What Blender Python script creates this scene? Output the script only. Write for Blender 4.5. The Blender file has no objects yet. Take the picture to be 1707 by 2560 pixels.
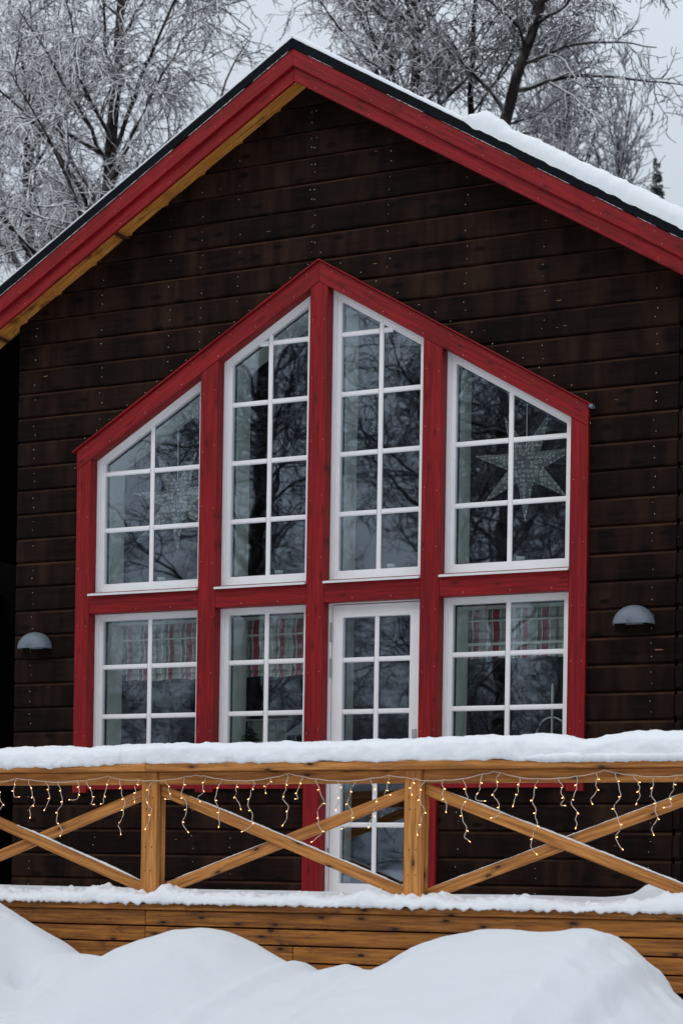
import bpy, bmesh, math, random
import numpy as np
from mathutils import Vector, Matrix, noise
rnd = random.Random(7)
SC = bpy.context.scene
COL = SC.collection

# ---------------------------------------------------------------- camera
TH, RO = 0.442779, 0.0151647
CAMPOS = Vector((6.2565, -12.6705, 0.0))
cam = bpy.data.cameras.new('camera')
camo = bpy.data.objects.new('camera', cam)
COL.objects.link(camo)
SC.camera = camo
fw = Vector((-math.sin(TH), math.cos(TH), 0))
rt = Vector((math.cos(TH), math.sin(TH), 0))
up = Vector((0, 0, 1))
r2 = rt * math.cos(RO) + up * math.sin(RO)
u2 = up * math.cos(RO) - rt * math.sin(RO)
camo.matrix_world = Matrix(((r2.x, u2.x, -fw.x, CAMPOS.x), (r2.y, u2.y, -fw.y, CAMPOS.y),
                            (r2.z, u2.z, -fw.z, CAMPOS.z), (0, 0, 0, 1)))
cam.sensor_fit = 'HORIZONTAL'
cam.sensor_width = 24.0
cam.lens = 4900 / 1707 * 24.0
cam.shift_y = (2173.1 - 1280) / 1707
cam.clip_end = 3000
cam.clip_start = 0.1
cam.dof.use_dof = True
cam.dof.focus_distance = 13.6
cam.dof.aperture_fstop = 3.2

# ---------------------------------------------------------------- world, sun, exposure
SUN_EL, SUN_AZ = math.radians(38), math.radians(200)
w = bpy.data.worlds.new('World')
SC.world = w
w.use_nodes = True
nt = w.node_tree
nt.nodes.clear()
out = nt.nodes.new('ShaderNodeOutputWorld')
bg = nt.nodes.new('ShaderNodeBackground')
sky = nt.nodes.new('ShaderNodeTexSky')
sky.sky_type = 'NISHITA'
sky.sun_disc = False
sky.sun_elevation = SUN_EL
sky.sun_rotation = SUN_AZ
sky.air_density = 1.0
sky.dust_density = 4.0
tc = nt.nodes.new('ShaderNodeTexCoord')
sep = nt.nodes.new('ShaderNodeSeparateXYZ')
nt.links.new(tc.outputs['Generated'], sep.inputs[0])
ramp = nt.nodes.new('ShaderNodeValToRGB')            # overcast: brighter towards the zenith
cr = ramp.color_ramp
cr.elements[0].position = 0.0
cr.elements[0].color = (3.5, 4.05, 4.7, 1)
cr.elements[1].position = 0.9
cr.elements[1].color = (12.9, 13.7, 14.8, 1)
nt.links.new(sep.outputs['Z'], ramp.inputs[0])
nz = nt.nodes.new('ShaderNodeTexNoise')
nz.inputs['Scale'].default_value = 1.6
nz.inputs['Detail'].default_value = 2
nt.links.new(tc.outputs['Generated'], nz.inputs['Vector'])
mr = nt.nodes.new('ShaderNodeMapRange')
mr.inputs['To Min'].default_value = 0.84
mr.inputs['To Max'].default_value = 1.16
nt.links.new(nz.outputs['Fac'], mr.inputs['Value'])
mul = nt.nodes.new('ShaderNodeVectorMath')
mul.operation = 'SCALE'
nt.links.new(ramp.outputs[0], mul.inputs[0])
nt.links.new(mr.outputs[0], mul.inputs['Scale'])
mix = nt.nodes.new('ShaderNodeMixRGB')
mix.inputs[0].default_value = 0.93
nt.links.new(sky.outputs[0], mix.inputs[1])
nt.links.new(mul.outputs[0], mix.inputs[2])
nt.links.new(mix.outputs[0], bg.inputs[0])
bg.inputs[1].default_value = 0.088
nt.links.new(bg.outputs[0], out.inputs[0])
sun = bpy.data.lights.new('sun', 'SUN')
sun.energy = 0.5
sun.angle = math.radians(35)
sun.color = (1.0, 0.97, 0.93)
suno = bpy.data.objects.new('sun', sun)
COL.objects.link(suno)
sd = Vector((math.sin(SUN_AZ) * math.cos(SUN_EL), math.cos(SUN_AZ) * math.cos(SUN_EL), math.sin(SUN_EL)))
suno.rotation_euler = sd.to_track_quat('Z', 'Y').to_euler()
SC.view_settings.view_transform = 'Standard'
SC.view_settings.look = 'None'
SC.view_settings.exposure = 0.07
SC.view_settings.gamma = 1.0
SC.render.engine = 'CYCLES'

# ---------------------------------------------------------------- material helpers
class NT:
    def __init__(s, name):
        s.m = bpy.data.materials.new(name)
        s.m.use_nodes = True
        s.t = s.m.node_tree
        s.b = s.t.nodes['Principled BSDF']
    def n(s, ty, props=None, **ins):
        nd = s.t.nodes.new('ShaderNode' + ty)
        for k, v in (props or {}).items():
            setattr(nd, k, v)
        for k, v in ins.items():
            s.set(nd, k, v)
        return nd
    def set(s, nd, k, v):
        key = int(k[1:]) if k[0] == 'i' and k[1:].isdigit() else k.replace('_', ' ')
        if isinstance(v, bpy.types.Node):
            v = v.outputs[0]
        if isinstance(v, bpy.types.NodeSocket):
            s.t.links.new(v, nd.inputs[key])
        else:
            nd.inputs[key].default_value = v
    def P(s, **ins):
        for k, v in ins.items():
            s.set(s.b, k, v)
    def math(s, op, a, b=0.0, c=0.0):
        return s.n('Math', {'operation': op}, i0=a, i1=b, i2=c)
    def mix(s, f, a, b, mode='MIX'):
        return s.n('MixRGB', {'blend_type': mode}, i0=f, i1=a, i2=b)
    def rng(s, v, a, b, c=0.0, d=1.0):
        return s.n('MapRange', None, i0=v, i1=a, i2=b, i3=c, i4=d)
    def coord(s, scale=(1, 1, 1), seeded=True, loc=(0, 0, 0)):
        tcn = s.t.nodes.new('ShaderNodeTexCoord')
        src = tcn.outputs['Object']
        if seeded:
            oi = s.t.nodes.new('ShaderNodeObjectInfo')
            k = s.math('MULTIPLY', oi.outputs['Random'], 37.0)
            src = s.n('VectorMath', {'operation': 'ADD'}, i0=src, i1=k).outputs[0]
        mp = s.n('Mapping', None, Vector=src)
        mp.inputs['Scale'].default_value = scale
        mp.inputs['Location'].default_value = loc
        return mp.outputs[0]
    def bump(s, h, strength=0.3, dist=0.002):
        b = s.n('Bump', None, Height=h, Strength=strength, Distance=dist)
        s.set(s.b, 'Normal', b)
        return b

def C4(c): return (c[0], c[1], c[2], 1.0)

def wood(name, a, b, knot, rough=0.6, knots=1.0, spec=0.3, bumpd=0.0015, worn=None, stain=None):
    m = NT(name)
    g = m.n('TexNoise', None, Vector=m.coord((1.4, 30, 30)), Scale=1.9, Detail=6.0, Roughness=0.65)
    g2 = m.n('TexNoise', None, Vector=m.coord((0.8, 5, 5)), Scale=1.0, Detail=3.0)
    wv = m.n('TexWave', {'bands_direction': 'Z'}, Vector=m.coord((0.25, 1, 1)), Scale=9.0, Distortion=7.0,
             Detail=3.0, Detail_Scale=1.2)
    f = m.math('ADD', m.math('MULTIPLY', m.rng(g, .36, .64), .72), m.math('MULTIPLY', wv.outputs['Fac'], .13))
    f = m.math('ADD', f, m.math('MULTIPLY', m.rng(g2, .3, .7), .35))
    f = m.rng(f, .22, .90)
    col = m.mix(f, C4(a), C4(b))
    if stain:
        st = m.n('TexNoise', None, Vector=m.coord((3, 8, 8)), Scale=1.3, Detail=5.0, Roughness=.7)
        col = m.mix(m.rng(st, .56, .66, 0, .85), col, C4(stain))
    if worn:
        wn = m.n('TexNoise', None, Vector=m.coord((2.0, 14, 14), loc=(5, 3, 1)), Scale=1.6, Detail=4.0)
        col = m.mix(m.rng(wn, .62, .74, 0, .7), col, C4(worn))
    if knots:
        q_ = m.n('SeparateXYZ', None, i0=m.coord((3.8, 1, 10.5)))
        v = m.n('TexVoronoi', {'voronoi_dimensions': '2D'}, Vector=m.n('CombineXYZ', None, i0=q_.outputs[0], i1=q_.outputs[2]), Scale=1.0, Randomness=.9)
        kd = m.rng(v.outputs['Distance'], .06, .12, 1, 0)
        kn = m.rng(v.outputs['Distance'], .12, .25, .4, 0)
        kk = m.math('MAXIMUM', kd, kn)
        vc = m.n('SeparateColor', None, i0=v.outputs['Color'])
        pick = m.rng(vc.outputs[0], .56, .60, 0, knots)
        col = m.mix(m.math('MULTIPLY', kk, pick), col, C4(knot))
    m.P(Base_Color=col, Roughness=rough)
    m.set(m.b, 'Specular IOR Level', spec)
    m.bump(f, .55, bumpd)
    return m.m

M = {}
M['red'] = wood('red painted wood', (.280, .0090, .0115), (.150, .0050, .0065), (.045, .002, .003), rough=.5, knots=.65, spec=.18)
M['cedar'] = wood('oiled railing wood', (.64, .275, .070), (.30, .112, .024), (.055, .02, .008), rough=.6)
M['fascia'] = wood('weathered fascia wood', (.48, .185, .035), (.19, .066, .012), (.02, .008, .004), rough=.55,
                   stain=(.085, .03, .010))
M['soffit'] = wood('raw soffit wood', (.85, .36, .072), (.50, .19, .032), (.06, .025, .010), rough=.6, stain=(.07, .026, .008))
M['room'] = wood('dark room panelling', (.045, .037, .030), (.030, .024, .020), (.02, .015, .01), rough=.8)

def simple(name, col, rough=.5, metal=0.0, nscale=20, var=.12, bump=0.0, spec=.5):
    m = NT(name)
    g = m.n('TexNoise', None, Vector=m.coord(), Scale=float(nscale), Detail=4.0)
    c2 = tuple(x * (1 - var) for x in col)
    m.P(Base_Color=m.mix(m.rng(g, .3, .7), C4(col), C4(c2)), Roughness=rough, Metallic=metal)
    m.set(m.b, 'Specular IOR Level', spec)
    if bump:
        m.bump(g, .5, bump)
    return m.m
M['white'] = simple('white window paint', (.85, .84, .84), .38, nscale=6, var=.06)
M['drip'] = simple('white metal sill', (.74, .75, .74), .4, nscale=8, var=.08)
M['jamb'] = simple('window lining', (.78, .82, .78), .7, nscale=9, var=.22)
M['black'] = simple('black roof metal', (.0045, .0075, .0105), .5, nscale=12, var=.3, spec=.05)
M['gasket'] = simple('black gasket', (.02, .022, .026), .6)
M['zinc'] = simple('galvanised metal', (.16, .19, .225), .6, .2, 60, .14)
M['steel'] = simple('brushed steel', (.6, .62, .64), .25, 1.0, 30, .1)
M['hinge'] = simple('grey hinge metal', (.52, .52, .53), .35, .6, 30, .1)
M['nail'] = simple('frosted nail head', (.62, .61, .58), .5, 0, 30, .1)
M['cable'] = simple('pale cable', (.72, .58, .48), .5, 0, 30, .1)
M['wax'] = simple('pale wax', (.7, .72, .68), .5)
M['fir'] = simple('dark fir needles', (.030, .055, .030), .7, nscale=40, var=.5)
M['cord'] = simple('white cord', (.75, .75, .72), .6)
M['dark'] = simple('near-black shade and screws', (.005, .0045, .004), .9, nscale=8, var=.3, spec=.0)  # near black: shade painted on recess walls, ceiling and under-deck; also screw colour

def mk_siding():
    m = NT('brown stained siding')
    tcn = m.t.nodes.new('ShaderNodeTexCoord')
    sp = m.n('SeparateXYZ', None, i0=tcn.outputs['Object'])
    row = m.math('FLOOR', m.math('DIVIDE', m.math('ADD', sp.outputs[2], -1.4 - 1.969 + 10 * .188), .188))
    wn = m.n('TexWhiteNoise', {'noise_dimensions': '1D'}, W=row)
    off = m.n('CombineXYZ', None, i0=m.math('MULTIPLY', wn.outputs[0], 40.0), i1=0.0, i2=m.math('MULTIPLY', row, .37))
    base = m.n('VectorMath', {'operation': 'ADD'}, i0=tcn.outputs['Object'], i1=off)
    def mp(s):
        q = m.n('Mapping', None, Vector=base)
        q.inputs['Scale'].default_value = s
        return q
    g = m.n('TexNoise', None, Vector=mp((1.0, 9, 22)), Scale=1.6, Detail=6.0, Roughness=.65)
    g2 = m.n('TexNoise', None, Vector=mp((2.2, 2, .6)), Scale=1.3, Detail=3.0)
    col = m.mix(m.rng(g, .38, .64), C4((.0055, .0027, .0019)), C4((.0165, .0078, .0050)))
    col = m.mix(m.rng(g2, .42, .66, 0, .75), col, C4((.040, .0195, .0120)))
    col = m.mix(m.rng(wn.outputs[0], 0, 1, 0, .45), col, C4((.0028, .0015, .0012)))
    g3 = m.n('TexNoise', None, Vector=mp((11, 1, 1.6)), Scale=1.0, Detail=4.0)
    col = m.mix(m.rng(g3, .42, .62, 0, .65), col, C4((.0040, .0021, .0016)))
    q_ = m.n('SeparateXYZ', None, i0=mp((3.0, 1, 7.5)))
    v = m.n('TexVoronoi', {'voronoi_dimensions': '2D'}, Vector=m.n('CombineXYZ', None, i0=q_.outputs[0], i1=q_.outputs[2]), Scale=1.0)
    vc = m.n('SeparateColor', None, i0=v.outputs['Color'])
    kn = m.math('MULTIPLY', m.rng(v.outputs['Distance'], .08, .17, 1, 0), m.rng(vc.outputs[0], .45, .47, 0, .95))
    col = m.mix(kn, col, C4((.004, .0025, .002)))
    # pale streaks on the boards' top lip: worn edges plus painted sky highlight
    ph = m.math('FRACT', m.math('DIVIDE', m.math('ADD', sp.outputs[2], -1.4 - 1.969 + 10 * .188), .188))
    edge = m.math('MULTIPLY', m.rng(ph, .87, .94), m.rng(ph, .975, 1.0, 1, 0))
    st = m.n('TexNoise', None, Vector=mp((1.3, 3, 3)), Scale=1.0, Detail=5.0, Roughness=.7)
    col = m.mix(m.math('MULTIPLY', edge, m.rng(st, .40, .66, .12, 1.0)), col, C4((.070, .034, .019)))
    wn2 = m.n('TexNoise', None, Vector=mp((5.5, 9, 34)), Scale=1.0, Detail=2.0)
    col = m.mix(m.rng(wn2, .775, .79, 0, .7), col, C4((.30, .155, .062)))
    m.P(Base_Color=col, Roughness=.75)
    m.set(m.b, 'Specular IOR Level', .07)
    m.bump(g, .7, .003)
    return m.m
M['siding'] = mk_siding()

def mk_snow(name, scale=60.0, d=.004, tint=(.86, .88, .91)):
    m = NT(name)
    a = m.n('TexNoise', None, Vector=m.coord(seeded=False), Scale=scale, Detail=8.0, Roughness=.7)
    b = m.n('TexNoise', None, Vector=m.coord(seeded=False), Scale=scale / 9, Detail=4.0)
    h = m.math('ADD', m.math('MULTIPLY', a, .7), b)
    m.P(Base_Color=C4(tint), Roughness=.75)
    m.set(m.b, 'Specular IOR Level', .25)
    m.set(m.b, 'Subsurface Weight', .25)
    m.set(m.b, 'Subsurface Radius', (.02, .025, .03))
    m.set(m.b, 'Subsurface Scale', .6)
    m.bump(h, .6, d)
    return m.m
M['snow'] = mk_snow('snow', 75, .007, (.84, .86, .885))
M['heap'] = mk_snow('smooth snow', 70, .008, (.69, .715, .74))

def mk_glass():
    m = NT('window glass')
    t = m.t
    t.nodes.remove(m.b)
    o = [n for n in t.nodes if n.type == 'OUTPUT_MATERIAL'][0]
    nz_ = m.n('TexNoise', None, Vector=m.coord((1, 1, 1)), Scale=3.2, Detail=1.0)
    bp = m.n('Bump', None, Height=nz_, Strength=.35, Distance=.0016)
    geo = t.nodes.new('ShaderNodeNewGeometry')
    dt = m.n('VectorMath', {'operation': 'DOT_PRODUCT'}, i0=geo.outputs['Incoming'], i1=bp)
    cs = m.math('SUBTRACT', 1.0, m.math('ABSOLUTE', dt.outputs['Value']))
    fr = m.math('ADD', .24, m.math('MULTIPLY', m.math('POWER', cs, 5.0), .85))     # Schlick, both sides alike
    gl = m.n('BsdfGlossy', None, Color=(.74, .86, 1.0, 1), Roughness=.012, Normal=bp)
    tr = m.n('BsdfTransparent', None, Color=(.84, .90, .88, 1))
    ms = m.n('MixShader', None, i0=fr, i1=tr, i2=gl)
    t.links.new(ms.outputs[0], o.inputs[0])
    return m.m
M['glass'] = mk_glass()

def mk_bulb():
    m = NT('warm bulb')
    m.P(Base_Color=(1, .7, .35, 1))
    m.set(m.b, 'Emission Color', (1, .50, .15, 1))
    m.set(m.b, 'Emission Strength', 4.0)
    return m.m
M['bulb'] = mk_bulb()

def mk_plaid():
    m = NT('plaid blind cloth')
    tcn = m.t.nodes.new('ShaderNodeTexCoord')
    sp = m.n('SeparateXYZ', None, i0=tcn.outputs['Object'])
    def bands(v, per, stops):
        f = m.math('FRACT', m.math('DIVIDE', v, per))
        r = m.n('ValToRGB', None, i0=f)
        c = r.color_ramp
        c.interpolation = 'CONSTANT'
        for k, (p, co) in enumerate(stops):
            e = c.elements[k] if k < 2 else c.elements.new(p)
            e.position = p
            e.color = C4(co)
        return r
    G, R, Wh, T = (.42, .45, .41), (.36, .018, .045), (.85, .86, .83), (.17, .15, .13)
    a = bands(sp.outputs[0], .37, [(0, R), (.09, G), (.26, Wh), (.28, T), (.36, Wh), (.38, R), (.52, Wh), (.54, G),
                                   (.66, T), (.72, G), (.80, Wh), (.83, G), (.9, T), (.95, Wh), (.97, G)])
    b = bands(sp.outputs[2], .24, [(0, (1, 1, 1)), (.12, (.62, .6, .58)), (.22, (1, 1, 1)), (.5, (.55, .5, .5)), (.6, (1, 1, 1)),
                                   (.8, (.75, .72, .7)), (.86, (1, 1, 1))])
    g = m.n('TexNoise', None, Vector=m.coord((60, 60, 60)), Scale=4.0)
    col = m.mix(1.0, a, b, 'MULTIPLY')
    col = m.mix(m.rng(g, .2, .8, 0, .3), col, C4((.35, .34, .33)))
    m.P(Base_Color=col, Roughness=.9)
    return m.m
M['plaid'] = mk_plaid()

def mk_star():
    m = NT('pierced star paper')
    v = m.n('TexVoronoi', None, Vector=m.coord((1, .6, 1), seeded=False), Scale=33.0, Randomness=.25)
    d = v.outputs['Distance']
    ring = m.math('MULTIPLY', m.rng(d, .20, .28), m.rng(d, .38, .46, 1, 0))
    m.P(Base_Color=m.mix(ring, C4((.17, .18, .19)), C4((.60, .62, .61))), Roughness=.8)
    return m.m
M['star'] = mk_star()

def mk_bark(name, dark, white, frost=.75, lo=-.35, hi=.25):
    m = NT(name)
    geo = m.t.nodes.new('ShaderNodeNewGeometry')
    sp = m.n('SeparateXYZ', None, i0=geo.outputs['Normal'])
    nzn = m.n('TexNoise', None, Vector=m.coord(seeded=False), Scale=6.0, Detail=3.0)
    up_ = m.math('ADD', sp.outputs[2], m.math('MULTIPLY', m.math('SUBTRACT', nzn, .5), 1.2))
    f = m.rng(up_, lo, hi, 0, frost)
    bn = m.n('TexNoise', None, Vector=m.coord((9, 9, 2.5), seeded=False), Scale=1.0, Detail=3.0)
    base = m.mix(m.rng(bn, .45, .6), C4(dark), C4(white))
    m.P(Base_Color=m.mix(f, base, C4((.95, .95, .97))), Roughness=.85)
    m.set(m.b, 'Specular IOR Level', .1)
    return m.m
M['bark'] = mk_bark('birch bark', (.012, .010, .010), (.055, .046, .042), .6, .15, .8)
M['frost'] = mk_bark('frosted twigs', (.022, .020, .024), (.09, .09, .10), 1.0, -.28, .22)
M['frost_haze'] = mk_bark('thin frost with painted haze', (.10, .10, .12), (.20, .20, .22), .75, -.4, .5)  # base lightened to paint distance haze into the far trees
M['twigs'] = mk_bark('unlit side twigs', (.022, .020, .022), (.05, .05, .055), .5, .0, .9)  # darker copy of the frosted twigs, unlit side put into the colour
M['needles'] = mk_bark('snowy needles', (.020, .030, .026), (.04, .055, .05), .35, .1, .9)

# ---------------------------------------------------------------- object helpers
def tag(o, label=None, cat=None, group=None, kind=None):
    if label: o['label'] = label
    if cat: o['category'] = cat
    if group: o['group'] = group
    if kind: o['kind'] = kind
    return o

def thing(name, label, cat, loc, group=None):
    o = bpy.data.objects.new(name, None)
    o.empty_display_size = .2
    COL.objects.link(o)
    o.location = loc
    return tag(o, label, cat, group)

WL = {}
def wloc(o):
    v = Vector(o.location)
    while o.parent:
        o = o.parent
        v = v + Vector(o.location)
    return v

def link(name, me, mats, parent=None, origin=(0, 0, 0), rot=None, smooth=False):
    """me is given relative to origin (world) and rot"""
    o = bpy.data.objects.new(name, me)
    COL.objects.link(o)
    for mm in (mats if isinstance(mats, (list, tuple)) else [mats]):
        me.materials.append(M[mm] if isinstance(mm, str) else mm)
    if smooth:
        me.polygons.foreach_set('use_smooth', [True] * len(me.polygons))
    if parent is not None:
        o.parent = parent
        if parent.type == 'MESH' and parent.rotation_euler.y:
            # parent was turned about Y: undo it
            R = parent.rotation_euler.to_matrix()
            o.location = R.inverted() @ (Vector(origin) - wloc(parent))
            q = R.inverted() @ (rot.to_matrix() if rot else Matrix.Identity(3))
            o.rotation_euler = q.to_euler()
            return o
        o.location = Vector(origin) - wloc(parent)
    else:
        o.location = origin
    if rot:
        o.rotation_euler = rot
    return o

from mathutils import Euler
def prism(name, pts, y0, y1, mat, parent, ang=0.0, bev=.003):
    """polygon in the XZ plane extruded from y0 to y1; grain runs along ang"""
    org = Vector((pts[0][0], y0, pts[0][1]))
    c, s = math.cos(ang), math.sin(ang)
    bm = bmesh.new()
    loc = []
    for x, z in pts:
        dx, dz = x - org.x, z - org.z
        loc.append((dx * c + dz * s, -dx * s + dz * c))
    f = [bm.verts.new((a, 0, b)) for a, b in loc]
    g = [bm.verts.new((a, y1 - y0, b)) for a, b in loc]
    n = len(f)
    bm.faces.new(f)
    bm.faces.new(g[::-1])
    for i in range(n):
        bm.faces.new((f[i], g[i], g[(i + 1) % n], f[(i + 1) % n]))
    bmesh.ops.recalc_face_normals(bm, faces=bm.faces)
    if bev:
        bmesh.ops.bevel(bm, geom=bm.edges[:], offset=bev, segments=1, affect='EDGES', clamp_overlap=True)
    me = bpy.data.meshes.new(name)
    bm.to_mesh(me)
    bm.free()
    return link(name, me, mat, parent, org, Euler((0, -ang, 0)))

def rect(name, x0, x1, z0, z1, y0, y1, mat, parent, vert=False, bev=.003):
    if vert:
        return prism(name, [(x0, z0), (x0, z1), (x1, z1), (x1, z0)][::1], y0, y1, mat, parent, math.pi / 2, bev)
    return prism(name, [(x0, z0), (x1, z0), (x1, z1), (x0, z1)], y0, y1, mat, parent, 0, bev)

def add_box(bm, x0, x1, y0, y1, z0, z1):
    v = [bm.verts.new((x, y, z)) for x in (x0, x1) for y in (y0, y1) for z in (z0, z1)]
    for q in ((0, 1, 3, 2), (4, 6, 7, 5), (0, 4, 5, 1), (2, 3, 7, 6), (0, 2, 6, 4), (1, 5, 7, 3)):
        bm.faces.new([v[i] for i in q])
    return v

def bmobj(name, bm, mat, parent=None, origin=(0, 0, 0), smooth=False, bev=0):
    bmesh.ops.recalc_face_normals(bm, faces=bm.faces)
    if bev:
        bmesh.ops.bevel(bm, geom=bm.edges[:], offset=bev, segments=1, affect='EDGES', clamp_overlap=True)
    bmesh.ops.translate(bm, verts=bm.verts, vec=-Vector(origin))
    me = bpy.data.meshes.new(name)
    bm.to_mesh(me)
    bm.free()
    return link(name, me, mat, parent, origin, smooth=smooth)

def tubes(paths, radii, sides):
    """paths (N,P,3), radii (N,P) -> verts, faces (numpy)"""
    N, P, _ = paths.shape
    t = np.gradient(paths, axis=1)
    t /= np.linalg.norm(t, axis=2, keepdims=True) + 1e-9
    ref = np.where(np.abs(t[:, :, 2:3]) > .9, np.array([1., 0, 0]), np.array([0, 0, 1.]))
    a = np.cross(t, ref)
    a /= np.linalg.norm(a, axis=2, keepdims=True) + 1e-9
    b = np.cross(t, a)
    ph = np.arange(sides) * 2 * np.pi / sides
    v = paths[:, :, None, :] + radii[:, :, None, None] * (a[:, :, None, :] * np.cos(ph)[None, None, :, None] +
                                                           b[:, :, None, :] * np.sin(ph)[None, None, :, None])
    idx = np.arange(N * P * sides).reshape(N, P, sides)
    q = np.stack([idx[:, :-1, :], np.roll(idx[:, :-1, :], -1, 2), np.roll(idx[:, 1:, :], -1, 2), idx[:, 1:, :]], -1)
    return v.reshape(-1, 3), q.reshape(-1, 4)

def npmesh(name, vs, fs):
    off, V, F = 0, [], []
    for v, f in zip(vs, fs):
        V.append(v)
        F.append(f + off)
        off += len(v)
    V = np.concatenate(V)
    F = np.concatenate(F)
    me = bpy.data.meshes.new(name)
    me.vertices.add(len(V))
    me.vertices.foreach_set('co', V.astype(np.float32).ravel())
    me.loops.add(F.size)
    me.loops.foreach_set('vertex_index', F.astype(np.int32).ravel())
    me.polygons.add(len(F))
    me.polygons.foreach_set('loop_start', np.arange(len(F), dtype=np.int32) * 4)
    me.update(calc_edges=True)
    me.validate()
    return me

def polytube(name, pts, r, mat, parent, sides=6, origin=None):
    p = np.array(pts, float)[None]
    rr = np.full((1, len(pts)), r) if not hasattr(r, '__len__') else np.array(r, float)[None]
    v, f = tubes(p, rr, sides)
    org = Vector(origin if origin else pts[0])
    me = npmesh(name, [v - np.array(org)], [f])
    return link(name, me, mat, parent, org, smooth=True)

def grid_mesh(X, Y, Z):
    """arrays (n,m) -> mesh data"""
    n, m_ = X.shape
    V = np.stack([X, Y, Z], -1).reshape(-1, 3)
    i = np.arange(n * m_).reshape(n, m_)
    F = np.stack([i[:-1, :-1], i[1:, :-1], i[1:, 1:], i[:-1, 1:]], -1).reshape(-1, 4)
    return V, F

def interp(x, tab):
    xs = [p[0] for p in tab]
    ys = [p[1] for p in tab]
    return float(np.interp(x, xs, ys))

def nse(x, y, z, o=3):
    return noise.fractal((x, y, z), 1.0, 2.0, o)

# ---------------------------------------------------------------- ground: snow field with ploughed heaps
GZ = -1.4
RIDGE = [(-6, -.45), (-3, -.12), (-1.6, -.02), (-1.1, -.07), (-.8, -.16), (-.573, -.278), (-.51, -.308), (-.418, -.357), (-.261, -.436), (-.109, -.513), (.103, -.525),
         (.221, -.537), (.338, -.474), (.481, -.403), (.625, -.362), (.782, -.342), (.908, -.355), (1.047, -.409),
         (1.185, -.479), (1.296, -.522), (1.363, -.508), (1.41, -.538), (1.457, -.567), (1.565, -.55), (1.681, -.517),
         (1.761, -.541), (1.916, -.539), (2.067, -.444), (2.195, -.382), (2.318, -.344), (2.444, -.324), (2.565, -.301),
         (2.675, -.296), (2.784, -.31), (2.905, -.311), (3.022, -.289), (3.104, -.291), (3.185, -.307), (3.28, -.378),
         (3.371, -.441), (3.412, -.506), (3.442, -.56), (3.512, -.614), (3.587, -.675), (3.8, -.80), (4.3, -1.0), (6, -1.1)]
def ground_z(x, y):
    far = max(abs(x) - 8, 0) + max(y - 8, 0) + max(-14 - y, 0)
    base = GZ + .10 * nse(x * .25, y * .25, 0) + .0006 * far * far ** .5 * 0
    if y > -1.9 or y < -9.5 or abs(x) > 9:
        return base if y <= -1.9 or y > 0 else min(base, GZ)
    dy = -3.0 - y
    # crest wanders along with the lumps; the heaps are wider in front than behind
    xs = x + .10 * dy + .05 * nse(x * .8, y * .8, 3)
    r = interp(xs, RIDGE)
    r = r + .012 * nse(x * 2.2, y * 2.2, 5) + .004 * nse(x * 9, y * 9, 6)
    if x > 2.9: r += .022 * min(1, (x - 2.9) / .3) * nse(x * 7, y * 7, 8, 4)
    if dy >= 0:
        t = dy
        sl = .30 + .10 * nse(x * .55, 2.0, 1.0)
        drop = sl * t * t / (t + .40) + .03 * math.sin(2.4 * x + 3.1 * y) * min(t, 1) * .7
        crease = .075 * math.exp(-((x - .1 - .75 * (t - .7)) / .16) ** 2) * min(1, t * 2)
        crease += .06 * math.exp(-((x - 1.75 + .45 * (t - .4)) / .20) ** 2) * min(1, t * 2)
        z = r - drop - crease + min(1, t * 1.5) * (.030 * nse(x * 1.5, y * 1.8, 12) + .006 * nse(x * 6, y * 6, 13))
        # mean level fades the lumps out towards the camera
        k = min(1, t / 2.4)
        z = z * (1 - k * .5) + (-.62 - .32 * t) * (k * .5)
        for (px, py, rr, dd) in ((-.10, -3.42, .060, .07), (1.95, -3.85, .038, .055), (2.03, -3.62, .05, -.01)):
            z -= dd * math.exp(-(((x - px) ** 2 + ((y - py) * .8) ** 2) / rr ** 2))
        return max(z, base)
    else:
        t = -dy
        return max(r - .9 * t * t - .05 * t, base)
def axis(a, b, fine0, fine1, st):
    out_ = list(np.arange(fine0, fine1, st))
    v, s = fine0, st
    left = []
    while v > a:
        s *= 1.35
        v -= s
        left.append(v)
    v, s = out_[-1], st
    right = []
    while v < b:
        s *= 1.35
        v += s
        right.append(v)
    return np.array(left[::-1] + out_ + right)
gx = axis(-900, 900, -1.6, 4.4, .022)
gy = axis(-900, 900, -5.2, -2.25, .022)
GX, GY = np.meshgrid(gx, gy, indexing='ij')
GZa = np.array([[ground_z(x, y) for y in gy] for x in gx])
V, F = grid_mesh(GX, GY, GZa)
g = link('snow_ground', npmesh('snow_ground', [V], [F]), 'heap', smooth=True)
tag(g, kind='structure')

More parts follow.
